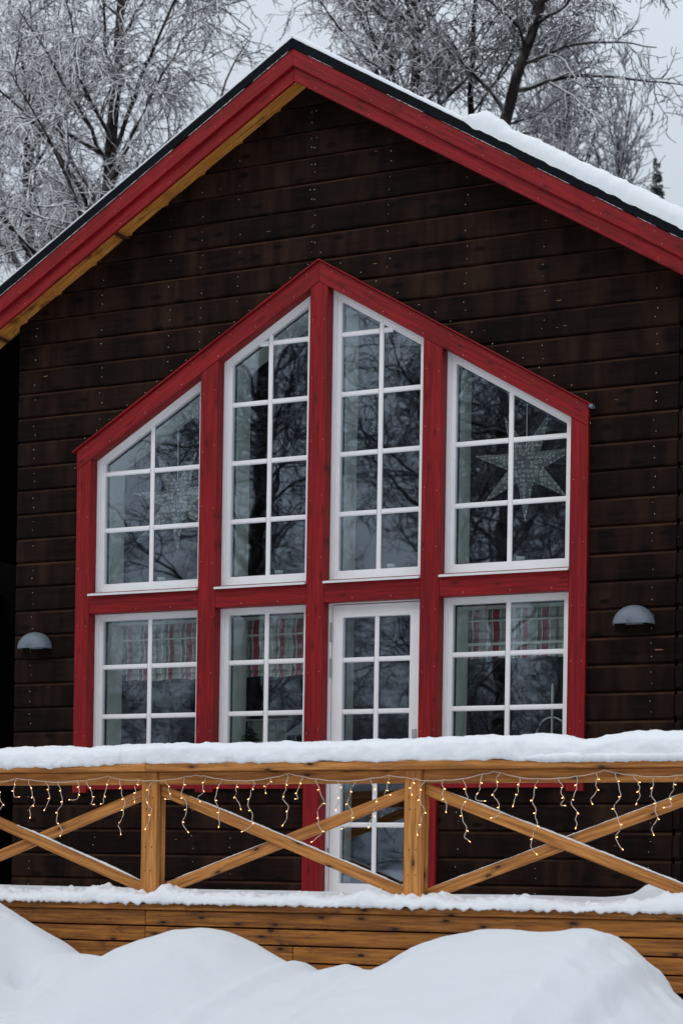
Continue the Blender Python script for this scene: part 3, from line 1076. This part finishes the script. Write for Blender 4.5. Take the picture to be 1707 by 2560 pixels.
# ---------------------------------------------------------------- snow that lies on things
def snow_loft(name, xs, section, mat='snow', label=None, loc=None, group=None, lump=.006, fr=14, cat='snow'):
    """section(x) -> list of (y,z) from front-bottom over the top to the back-bottom"""
    rows = []
    for x in xs:
        s = section(x)
        row = []
        n = len(s)
        for i, (y, z) in enumerate(s):
            k = 1.0
            d = lump * k * nse(x * fr, y * fr, z * fr, 4)
            d2 = lump * k * nse(x * fr + 31, y * fr, z * fr, 4)
            row.append((x, y + d, z + d2))
        rows.append(row)
    A_ = np.array(rows)
    V, F = grid_mesh(A_[:, :, 0], A_[:, :, 1], A_[:, :, 2])
    n, m_ = A_.shape[:2]
    # close the underside
    i = np.arange(n * m_).reshape(n, m_)
    F2 = np.stack([i[:-1, -1], i[1:, -1], i[1:, 0], i[:-1, 0]], -1)
    F = np.concatenate([F, F2])
    loc = loc or (float(xs[len(xs) // 2]), rows[0][0][1], rows[0][0][2])
    o = link(name, npmesh(name, [V - np.array(loc)], [F]), mat, None, loc, smooth=True)
    return tag(o, label, cat, group)

HT = [(-4, .75), (-1.299, .757), (-1.119, .768), (-.846, .767), (-.727, .758), (-.472, .762), (-.211, .779), (.144, .777), (.49, .772),
      (.986, .776), (1.394, .778), (1.691, .783), (1.953, .794), (2.227, .794), (2.508, .800), (2.6, .781), (2.691, .766),
      (2.784, .764), (2.873, .786), (2.962, .803), (3.097, .803), (3.287, .804), (4.5, .80)]
def smooth_interp(x, tab, w_=.05):
    return sum(interp(x + d, tab) for d in (-w_, -w_ / 2, 0, w_ / 2, w_)) / 5
def sec_rail(x):
    t_ = smooth_interp(x, HT)
    zb = .6415
    fb = -2.069
    over = 0.0
    # ragged lower edge: hangs over the board at the left, sits back at the middle
    hang = interp(x, [(-4, .030), (-1.0, .022), (-.5, .008), (-.15, 0), (2.5, .0), (2.7, .004), (3.3, .010)])
    rag = .006 * nse(x * 30, 1.3, 0, 3)
    zb = zb - max(0, hang + rag)
    fb = fb - (.008 if hang > .004 else -.004) + .004 * nse(x * 12, 7, 0)
    H_ = t_ - zb
    bulge = .012 + .006 * nse(x * 3, 2.2, 0)
    pts = [(fb, zb), (fb - bulge * .7, zb + .012), (fb - bulge, zb + H_ * .25), (fb - bulge * .9, zb + H_ * .45),
           (fb - bulge * .2, zb + H_ * .68), (fb + .022, zb + H_ * .86), (fb + .058, zb + H_ * .96), (fb + .10, t_),
           (fb + .15, t_), (fb + .20, zb + H_ * .95), (fb + .24, zb + H_ * .8), (fb + .268, zb + H_ * .5), (fb + .27, .646)]
    # resample for fine lumps
    out_ = []
    for (y0, z0), (y1, z1) in zip(pts, pts[1:]):
        nn = 3
        for q in range(nn):
            out_.append((y0 + (y1 - y0) * q / nn, z0 + (z1 - z0) * q / nn))
    out_.append(pts[-1])
    return out_
snow_loft('handrail_snow', np.arange(-3.9, 4.4, .010), sec_rail, label='thick white snow cap lying along the railing top', lump=.013, fr=9)
# second ledge of snow at the right
def sec_ledge(x):
    k = min(1, max(0, (x - 2.36) / .12))
    h = .030 * k * (.8 + .3 * nse(x * 7, 0, 9)) + .002
    y = -2.074 - .010 * k
    return [(y, .6475 - .022 * k + .004 * nse(x * 40, 2, 0)), (y - .012 * k, .650), (y - .012 * k, .65 + h * .6), (y, .65 + h), (y + .02, .65 + h * .9), (-2.03, .65)]
snow_loft('snow_ridge', np.arange(2.34, 4.0, .008), sec_ledge, label='narrow lower roll of snow along the front edge of the railing top at right', lump=.005, fr=30)

# deck snow
ys = np.concatenate([np.arange(-2.215, -1.90, .011), np.arange(-1.90, .12, .05)])
xs = np.arange(-4.6, 6.0, .013)
def deck_snow_z(x, y):
    z = -.165 + .006 * nse(x * .9, y * .9, 4)
    if y < -1.85:
        k = min(1, (-1.85 - y) / .12)
        l = .030 * nse(x * 3.1, y * 3, 1, 4) + .034 * abs(nse(x * 13, y * 13, 2, 5)) + .008 * nse(x * 45, y * 45, 3, 3)
        for cx, am, sg in ((-.47, .050, .08), (-.25, .018, .10), (.05, .030, .05), (1.45, .030, .14), (1.85, .03, .08), (-.12, -.012, .05), (3.4, .06, .22), (1.66, .012, .06)):
            l += am * math.exp(-((x - cx) / sg) ** 2)
        z += k * (l - .008)
    # pile against the wall at right
    d = ((x - 3.02) / .42) ** 2 + ((y + .30) / .35) ** 2
    z += .135 * math.exp(-d) + .05 * math.exp(-(((x - 2.60) / .07) ** 2 + ((y + .28) / .08) ** 2))
    return z
Z = np.zeros((len(xs), len(ys)))
Yg = np.zeros_like(Z)
for i, x in enumerate(xs):
    for j, y in enumerate(ys):
        z = deck_snow_z(x, y)
        yy = y
        if y < -2.10:                       # the lip rolls down over the edge board
            k = (-2.10 - y) / .115
            z = z * (1 - k ** 2.2) + (-.230 + .020 * nse(x * 22, 3, 0, 5) + dz(x)) * k ** 2.2
            yy = -2.10 - .095 * math.sin(min(1, k) * math.pi / 2) ** .8 + .005 * nse(x * 14, y * 30, 6, 3)
        Z[i, j], Yg[i, j] = z, yy
X2 = np.repeat(xs[:, None], len(ys), 1)
V, F = grid_mesh(X2, Yg, Z)
# underside lip so the roll has thickness
n, m_ = Z.shape
V2 = V.reshape(n, m_, 3)[:, 0, :].copy()
V2b = V2.copy(); V2b[:, 1] += .045; V2b[:, 2] = -.220 + TILT * (V2[:, 0] - 1.1)
Vall = np.concatenate([V, V2b])
i0 = np.arange(n) * m_
i1 = n * m_ + np.arange(n)
F3 = np.stack([i1[:-1], i1[1:], i0[1:], i0[:-1]], -1)
dsn = link('deck_snow', npmesh('deck_snow', [Vall], [np.concatenate([F, F3])]), 'snow', None, smooth=True)
tag(dsn, 'white snow covering the deck floor with a lumpy roll along its front edge', 'snow')

# thin snow on the braces
def brace_snow(a1, b0, kind, t0, t1, h, label):
    x0, z0, x1, z1 = (a1, .482, b0, -.142) if kind == 'd' else (a1, -.150, b0, .470)
    y0 = -1.950 if kind == 'd' else -1.919
    L_ = math.hypot(x1 - x0, z1 - z0)
    v = .035 * L_ / (x1 - x0)
    xs_ = np.arange(x0 + (x1 - x0) * t0, x0 + (x1 - x0) * t1, .006)
    def sec(x):
        t = (x - x0) / (x1 - x0)
        zt = z0 + (z1 - z0) * t + v - .001
        e = min(1, (t - t0) * 12, (t1 - t) * 12 + .1)
        hh = h * max(.15, e) * (.75 + .5 * nse(x * 9, a1, 0, 3))
        hh = max(hh, .0015)
        return [(y0 + .001, zt), (y0 - .001, zt + hh * .6), (y0 + .008, zt + hh), (y0 + .020, zt + hh), (y0 + .028, zt + hh * .5), (y0 + .029, zt)]
    snow_loft('brace_snow', xs_, sec, label=label, lump=.0015, fr=60, group='thin snow on the railing braces')
brace_snow(-1.912, -.212, 'd', .42, .985, .013, 'thin snow on the falling brace of the left railing bay')
brace_snow(-.100, 1.601, 'd', .12, .98, .009, 'thin snow along the falling brace of the middle railing bay')
brace_snow(-.100, 1.601, 'u', .02, .45, .007, 'thin snow on the low end of the rising brace in the middle railing bay')
brace_snow(1.715, 3.414, 'd', .10, .98, .010, 'thin snow along the falling brace of the right railing bay')
brace_snow(1.715, 3.414, 'u', .02, .95, .006, 'thin snow along the rising brace of the right railing bay')

# roof snow
def roof_snow_mesh():
    vs, fs = [], []
    for sg in (-1, 1):
        ts = np.concatenate([np.arange(-.02, 4.6, .012)])
        yy = np.concatenate([[-.516, -.520, -.514, -.505, -.49], np.arange(-.47, .2, .06), np.arange(.3, 6.5, .7)])
        m_ = len(yy)
        X = np.zeros((len(ts), m_)); Y = X.copy(); Z = X.copy()
        for i, t in enumerate(ts):
            if sg < 0:
                h = .014 + .005 * nse(t * 3, 1, 0)
            else:
                h = .030 + .006 * nse(t * 3, 5, 0)
                k = min(1, max(0, (t - 1.30) / .10))
                h += k * (.085 + .014 * nse(t * 2.2, 9, 0) + .022 * math.exp(-((t - 1.44) / .09) ** 2)) * (1 - .22 * max(0, 1 - abs(t - 1.62) / .12))
            big = h > .06
            for j, y in enumerate(yy):
                e = [0.03, .45, .78, .93, 1.0][j] if j < 5 else 1.0
                y2 = y
                if big:
                    y2 = y + ([.0, -.012, -.012, -.004, .006][j] if j < 5 else 0)
                    hh = h * ([-.05 - .08 * max(0, nse(t * 9, 2, 0)), .35, .66, .86, .96][j] if j < 5 else 1.0)
                else:
                    hh = h * e
                d = (.012 if big else .003) * nse(t * 16, y * 16, sg, 4)
                if j < 5 and big: y2 += .006 * nse(t * 20, j * .7, 4, 3)
                nx, nz_ = sg * .5145, .8575
                zz = 5.8975 - S6 * max(t, 0)
                s_ = hh + d * (1 if j else .3)
                X[i, j] = RX + sg * t + nx * s_ * (1 if t > .03 else 0)
                Y[i, j] = y2 + .22
                Z[i, j] = zz + nz_ * s_ if t > .03 else zz + s_ * 1.1
        V, F = grid_mesh(X, Y, Z)
        vs.append(V); fs.append(F)
    # frost caught in the seam under the metal
    for sg in (-1, 1):
        t = .03
        P_, R_ = [], []
        while t < 3.3:
            L_ = rnd.uniform(.03, .16)
            pr = .95 if sg < 0 else .62
            if rnd.random() < pr:
                tt = np.linspace(t, t + L_, 8)
                P_.append([(RX + sg * q, -.286, 5.8295 - S6 * q + rnd.uniform(-.0015, .0015)) for q in tt])
                rr = (.0036 if sg < 0 else .0028) * rnd.uniform(.5, 1.1)
                R_.append([.0008] + [rr * rnd.uniform(.5, 1.2) for _ in range(6)] + [.0008])
            t += L_ * .95
        v, f = tubes(np.array(P_), np.array(R_), 4)
        vs.append(v); fs.append(f)
    return vs, fs
vs, fs = roof_snow_mesh()
o = link('roof_snow', npmesh('roof_snow', vs, fs), 'snow', None, smooth=True)
tag(o, 'snow on the roof, a thin dusting at left and a thick slab on the right slope', 'snow')

# ---------------------------------------------------------------- string lights
def px_strings():
    A = dict(n='left', cable=[(-1.9, .55), (-1.6, .565), (-1.281, .536), (-1.149, .560), (-1.041, .550), (-.922, .539), (-.827, .533), (-.687, .541), (-.595, .547), (-.451, .571),
                    (-.348, .547), (-.224, .543), (-.128, .539)],
             st=[(-1.72, .30), (-1.58, .2), (-1.42, .33), (-1.281, .23), (-1.149, .145), (-1.041, .24), (-.922, .18), (-.827, .34), (-.687, .145), (-.595, .18), (-.451, .20), (-.348, .34), (-.224, .13), (-.128, .30)])
    B = dict(n='middle', cable=[(-.128, .539), (-.011, .544), (.121, .564), (.193, .573), (.253, .568), (.367, .546), (.496, .536), (.590, .537), (.711, .551), (.842, .578),
                    (.936, .559), (1.04, .542), (1.169, .531), (1.28, .531), (1.396, .546), (1.511, .562), (1.625, .548), (1.69, .538)],
             st=[(-.011, .145), (.121, .365), (.253, .155), (.367, .29), (.496, .17), (.590, .335), (.711, .085), (.830, .31), (.936, .16), (1.04, .40), (1.169, .17), (1.28, .31), (1.396, .31), (1.511, .14), (1.66, .09)])
    C = dict(n='right', cable=[(1.69, .538), (1.739, .529), (1.856, .531), (1.982, .539), (2.096, .565), (2.177, .580), (2.215, .574), (2.328, .545), (2.445, .536),
                    (2.57, .539), (2.675, .549), (2.788, .567), (2.842, .584), (2.91, .567), (3.022, .552), (3.137, .544), (3.259, .548), (3.45, .57), (3.6, .55)],
             st=[(1.739, .335), (1.856, .18), (1.982, .385), (2.096, .18), (2.215, .285), (2.328, .16), (2.445, .43), (2.57, .18), (2.675, .29), (2.788, .17), (2.91, .45), (3.022, .155), (3.137, .32), (3.259, .20), (3.40, .3)])
    return [A, B, C]
YS = -2.018
BULB_TMPL = None
def mk_bulb_mesh():
    bm = bmesh.new()
    N = 6
    prof = [(.0016, 0), (.0020, .006), (.0040, .012), (.0046, .017), (.0030, .021), (.0008, .023)]
    rings = [[bm.verts.new((r * math.cos(q * 2 * math.pi / N), r * math.sin(q * 2 * math.pi / N), h)) for q in range(N)] for r, h in prof]
    for A_, B_ in zip(rings, rings[1:]):
        for q in range(N):
            bm.faces.new((A_[q], A_[(q + 1) % N], B_[(q + 1) % N], B_[q]))
    bm.faces.new(rings[0][::-1])
    bm.faces.new(rings[-1])
    bmesh.ops.recalc_face_normals(bm, faces=bm.faces)
    me = bpy.data.meshes.new('bulb')
    bm.to_mesh(me)
    bm.free()
    me.materials.append(M['bulb'])
    return me
BM_ = mk_bulb_mesh()
rs = random.Random(21)
for S in px_strings():
    t = thing('string_lights', 'warm icicle string lights draped along the %s railing bay' % S['n'], 'string lights',
              (S['cable'][0][0], YS, S['cable'][0][1]), 'icicle lights hung along the railing')
    cp = []
    cb = S['cable']
    for (x0, z0), (x1, z1) in zip(cb, cb[1:]):
        for q in range(5):
            u = q / 5
            xx = x0 + (x1 - x0) * u
            zz = z0 + (z1 - z0) * u - .004 * math.sin(math.pi * u)
            cp.append((xx, YS + .004 * nse(xx * 6, 1, 0), zz + .0016 * nse(xx * 25, 3, 0)))
    cp.append((cb[-1][0], YS, cb[-1][1]))
    polytube('cable', cp, .0030, 'cable', t, 5)
    for sx, L_ in S['st']:
        z0 = interp(sx, cb)
        n = max(8, int(L_ / .012))
        dirn = rs.choice((-1, 1))
        ph = rs.uniform(0, 6)
        fr_ = rs.uniform(22, 34)
        pts = []
        curl = rs.random() < .55
        for q in range(n + 1):
            u = q / n
            xx = sx + .016 * math.sin(fr_ * u * L_ + ph) - .016 * math.sin(ph) + .006 * math.sin(71 * u * L_ + ph) + .012 * nse(sx * 9, u * 5, 2)
            zz = z0 - L_ * u
            yy = YS - .004 + .010 * nse(sx * 5, u * 4, 7)
            if curl and u > .78:
                k = (u - .78) / .22
                xx += dirn * .035 * k ** 1.5
                zz += .022 * k * k
            pts.append((xx, yy, zz))
        st = polytube('strand', pts, .0024, 'cable', t, 5)
        nb = max(3, int(round(L_ / .095)) + 1)
        for q in range(nb):
            u = (q + .75) / (nb - .25) if nb > 1 else 1
            i_ = min(n, int(u * n))
            p = Vector(pts[i_])
            sd_ = rs.choice((-1, 1))
            if q == nb - 1:
                d = (Vector(pts[-1]) - Vector(pts[-2])).normalized()
            else:
                d = Vector((sd_ * rs.uniform(.5, 1), rs.uniform(-.5, .1), rs.uniform(-1.0, .1))).normalized()
            bo = bpy.data.objects.new('bulb', BM_)
            COL.objects.link(bo)
            bo.parent = st
            bo.location = p + d * (.001 if q == nb - 1 else .002) - Vector(pts[0])
            bo.scale = (.55, .55, .55)
            bo.rotation_euler = d.to_track_quat('Z', 'Y').to_euler()

# ---------------------------------------------------------------- trees
def grow(rng, base, dirs, length, P, r0, r1, wander, grav, upb=0.0):
    N = len(base)
    pts = np.zeros((N, P, 3))
    pts[:, 0] = base
    d = dirs / np.linalg.norm(dirs, axis=1, keepdims=True)
    seg = (length / (P - 1))[:, None]
    for i in range(1, P):
        d = d + rng.normal(0, wander, (N, 3)) + np.array([0, 0, -grav + upb])
        d /= np.linalg.norm(d, axis=1, keepdims=True)
        pts[:, i] = pts[:, i - 1] + d * seg
    k = np.linspace(0, 1, P)[None, :]
    rad = r0[:, None] * (1 - k) + r1[:, None] * k
    return pts, rad

def spawn(rng, pts, rad, per, t0, t1, ang0, ang1, flat=1.0):
    """children of a set of polylines"""
    N, P, _ = pts.shape
    t = rng.uniform(t0, t1, (N, per))
    f = t * (P - 1)
    i = np.clip(f.astype(int), 0, P - 2)
    u = (f - i)[..., None]
    n = np.arange(N)[:, None]
    base = pts[n, i] * (1 - u) + pts[n, i + 1] * u
    tan = pts[n, i + 1] - pts[n, i]
    tan /= np.linalg.norm(tan, axis=2, keepdims=True)
    rr = rad[n, i]
    rv = rng.normal(0, 1, (N, per, 3))
    rv[..., 2] *= flat
    pr = rv - (rv * tan).sum(2, keepdims=True) * tan
    pr /= np.linalg.norm(pr, axis=2, keepdims=True) + 1e-9
    a = rng.uniform(ang0, ang1, (N, per, 1))
    d = tan * np.cos(a) + pr * np.sin(a)
    return base.reshape(-1, 3), d.reshape(-1, 3), t.reshape(-1), rr.reshape(-1)

def birch(seed, stems, nl, z0, llen, l2, l3, l4, tw=.010, droop=.05, spread=(.6, 1.05), upl=.0, wl=.10, dens4=5):
    """stems: list of polylines [(x,y,z,r)...]; returns trunk mesh and crown mesh data, local coordinates"""
    rng = np.random.default_rng(seed)
    tv, tf, cv, cf = [], [], [], []
    for st in stems:
        a = np.array(st, float)
        u = np.linspace(0, len(a) - 1, 26)
        b = np.stack([np.interp(u, np.arange(len(a)), a[:, k]) for k in range(4)], 1)
        b[1:, :2] += rng.normal(0, .035, (25, 2)).cumsum(0) * .6
        p, r = b[None, :, :3], b[None, :, 3]
        v, f = tubes(p, r, 9)
        tv.append(v); tf.append(f)
        zmin, zmax = a[0, 2], a[-1, 2]
        ts = max(0.0, (z0 - zmin) / (zmax - zmin))
        bs, d, t, rr = spawn(rng, p, r, nl, ts, .985, *spread, flat=.3)
        L = llen * (1.15 - .75 * ((t - ts) / (1 - ts))) * rng.uniform(.7, 1.15, len(t))
        p1, r1 = grow(rng, bs, d, L, 12, np.minimum(rr * .45, .05) * (L / llen) ** .5, np.full(len(t), tw * .9), wl, droop * .35, upl)
        v, f = tubes(p1, r1, 5)
        tv.append(v); tf.append(f)
        bs, d, t, rr = spawn(rng, p1, r1, l2, .15, .98, .5, 1.0)
        L = llen * .40 * (1.1 - .6 * t) * rng.uniform(.6, 1.2, len(t))
        p2, r2_ = grow(rng, bs, d, L, 8, np.clip(rr * .55, tw, .03), np.full(len(t), tw * .8), wl * 1.4, droop)
        v, f = tubes(p2, r2_, 4)
        cv.append(v); cf.append(f)
        bs, d, t, rr = spawn(rng, p2, r2_, l3, .1, 1.0, .5, 1.1)
        L = llen * .17 * rng.uniform(.5, 1.3, len(t))
        p3, r3 = grow(rng, bs, d, L, 6, np.full(len(t), tw * 1.0), np.full(len(t), tw * .65), wl * 1.9, droop * 1.3)
        v, f = tubes(p3, r3, 3)
        cv.append(v); cf.append(f)
        if l4:
            bs, d, t, rr = spawn(rng, p3, r3, l4, .15, 1.0, .5, 1.2)
            L = llen * .075 * rng.uniform(.5, 1.3, len(t))
            p4, r4 = grow(rng, bs, d, L, 4, np.full(len(t), tw * .85), np.full(len(t), tw * .5), wl * 2.2, droop * 1.3)
            v, f = tubes(p4, r4, 3)
            cv.append(v); cf.append(f)
    return npmesh('trunk', tv, tf), npmesh('crown', cv, cf)

def place_tree(name, meshes, loc, label, rot=0.0, group='snowy trees round the house', scale=1.0, fm='frost', cat='tree'):
    t = thing(name, label, cat, loc, group)
    t.rotation_euler = (0, 0, rot)
    t.scale = (scale,) * 3
    for nm, me, mt in (('trunk', meshes[0], 'bark'), ('crown', meshes[1], fm)):
        if not me.materials:
            me.materials.append(M[mt])
            me.polygons.foreach_set('use_smooth', [True] * len(me.polygons))
        o = bpy.data.objects.new(nm, me)
        COL.objects.link(o)
        o.parent = t
    return t
# big birch behind the left slope
b1 = birch(11, [[(0, 0, -.2, .24), (.05, 0, 4, .19), (-.05, 0, 8, .14), (.02, .0, 11, .100), (.16, 0, 13.5, .07), (.3, 0, 17, .012)]],
           42, 6.5, 3.7, 10, 7, 3, tw=.0090, droop=.05, wl=.12)
place_tree('birch_tree', b1, (-9.42, 12.0, GZ), 'tall frosted birch with a thick dark trunk behind the left roof slope')
b2 = birch(5, [[(0, 0, -.2, .20), (.1, .1, 5, .15), (.4, 0, 9, .11), (.3, .2, 12, .07), (.1, .3, 15, .012)],
               [(.1, 0, 1.5, .12), (-.7, .3, 6, .10), (-1.1, .2, 10, .06), (-1.3, 0, 13.5, .01)]],
           22, 6.0, 3.2, 9, 6, 3, tw=.0088, droop=.045, wl=.12, spread=(.45, .9))
place_tree('birch_tree', b2, (-11.9, 13.2, GZ), 'frosted birch at the far left edge, left of the thick trunked one')
# many stemmed birch behind the ridge, right of the peak
b3 = birch(23, [[(0, 0, -.2, .20), (-.1, 0, 6, .15), (-.25, 0, 10, .10), (-.15, 0, 12.4, .06), (-.1, 0, 15.5, .012)],
                [(.1, 0, .8, .16), (.7, 0, 7, .11), (.98, 0, 11.3, .085), (1.5, 0, 13.3, .06), (1.9, 0, 15.3, .012)],
                [(0, 0, 1.5, .12), (-.5, .2, 7, .09), (-.75, .2, 10.5, .07), (-.8, .2, 13.0, .035), (-.8, 0, 14.5, .008)],
                [(0, 0, 1.5, .12), (.3, .5, 7, .08), (.35, .6, 10.5, .06), (.4, .7, 13.5, .03), (.4, .7, 15, .008)]],
           20, 8.6, 2.3, 9, 6, 3, tw=.0085, droop=.045, wl=.12, spread=(.5, 1.05))
place_tree('birch_tree', b3, (-4.35, 12.0, GZ), 'frosted birch with several dark stems rising behind the right roof slope')
# upright slender trees farther away at the right
b4 = birch(31, [[(0, 0, -.2, .16), (0, 0, 8, .11), (.1, 0, 14, .06), (.15, 0, 18.3, .012)]], 44, 9, 2.1, 6, 4, 0, tw=.0125, droop=-.05, spread=(.35, .75), upl=.12, wl=.07)
place_tree('poplar_tree', b4, (-6.95, 25.0, GZ), 'slender upright frosted tree farther off at the right, its leader above the others', fm='frost_haze')
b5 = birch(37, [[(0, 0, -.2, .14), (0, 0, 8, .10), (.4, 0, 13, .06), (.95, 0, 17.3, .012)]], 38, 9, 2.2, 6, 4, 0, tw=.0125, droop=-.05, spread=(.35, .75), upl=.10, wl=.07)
place_tree('poplar_tree', b5, (-6.45, 25.5, GZ), 'thin frosted tree farther off at the right, leaning outward over the roof end', fm='frost_haze')
place_tree('poplar_tree', b4, (-7.75, 25.6, GZ - 1.0), 'slim frosted tree farther off, half hidden by the many stemmed birch', rot=2.1, fm='frost_haze')
# small spruce at the right edge
def spruce(seed, H_, R_):
    rng = np.random.default_rng(seed)
    p = np.array([[(0, 0, 0), (0, 0, H_ * .5), (0, 0, H_)]], float)
    tv, tf = tubes(p, np.array([[.16, .09, .01]]), 7)
    n = 1500
    h = rng.uniform(.12, 1, n) ** .8
    an = rng.uniform(0, 6.283, n)
    whorl = np.round(h * 60) / 60 + rng.normal(0, .003, n)
    z = whorl * H_
    L = R_ * (1.0 - np.minimum(whorl, .995)) ** .9 * rng.uniform(.5, 1.15, n) + .05
    base = np.stack([0 * z, 0 * z, z], 1)
    d = np.stack([np.cos(an), np.sin(an), rng.uniform(-.25, .15, n)], 1)
    p1, r1 = grow(rng, base, d, L, 6, np.full(n, .03), np.full(n, .012), .05, .03)
    v1, f1 = tubes(p1, r1, 3)
    bs, dd, t_, rr = spawn(rng, p1, r1, 9, .15, 1.0, .5, 1.0, flat=.4)
    p2, r2_ = grow(rng, bs, dd, (.06 + .30 * np.repeat(L, 9)).clip(0, .35) * (1.2 - .6 * t_), 4, np.full(len(t_), .028), np.full(len(t_), .010), .1, .05)
    v2, f2 = tubes(p2, r2_, 3)
    return npmesh('trunk', [tv], [tf]), npmesh('crown', [v1, v2], [f1, f2])
sp_ = spruce(3, 19.2, 2.2)
place_tree('spruce_tree', sp_, (-7.9, 35.0, GZ), 'small dark spruce top showing over the right end of the roof', fm='needles')
# trees in front of the house: seen only as reflections in the panes
b6 = birch(51, [[(0, 0, -.2, .2), (.1, 0, 5, .15), (.2, .1, 10, .10), (.1, .2, 15, .015)]], 44, .8, 3.8, 7, 7, 3, tw=.0080, droop=.03, wl=.15)
k = 0
for (x, y, me, rt_, sc, lab) in (
        (-7.6, -21.0, b6, 1.0, 1.1, 'frosted birch across the yard, mirrored in the tall middle panes'),
        (-3.4, -20.0, b6, 2.0, 1.0, 'bushy birch across the yard, mirrored in the right hand panes'),
        (-12.4, -22.0, b6, 4.0, 1.15, 'birch at the left side of the yard, mirrored in the left panes'),
        (-9.6, -29.0, b6, 3.0, 1.25, 'tallest birch across the yard, mirrored between the nearer birches'),
        (-5.8, -28.0, b6, 5.2, 1.2, 'birch at the far right of the yard, mirrored in the rightmost panes')):
    place_tree('birch_tree', me, (x, y, GZ), lab, rot=rt_, scale=sc, fm='twigs', group='trees in front of the house seen as reflections')
rf = random.Random(4)
for k in range(20):
    place_tree('birch_tree', b6, (-29.0 + 1.1 * k + rf.uniform(-.4, .4), -35 + rf.uniform(-3, 3), GZ),
               'low leafless birch of the wood edge opposite, mirrored low in the panes', rot=rf.uniform(0, 6), scale=rf.uniform(.50, .72),
               group='trees in front of the house seen as reflections', fm='twigs')
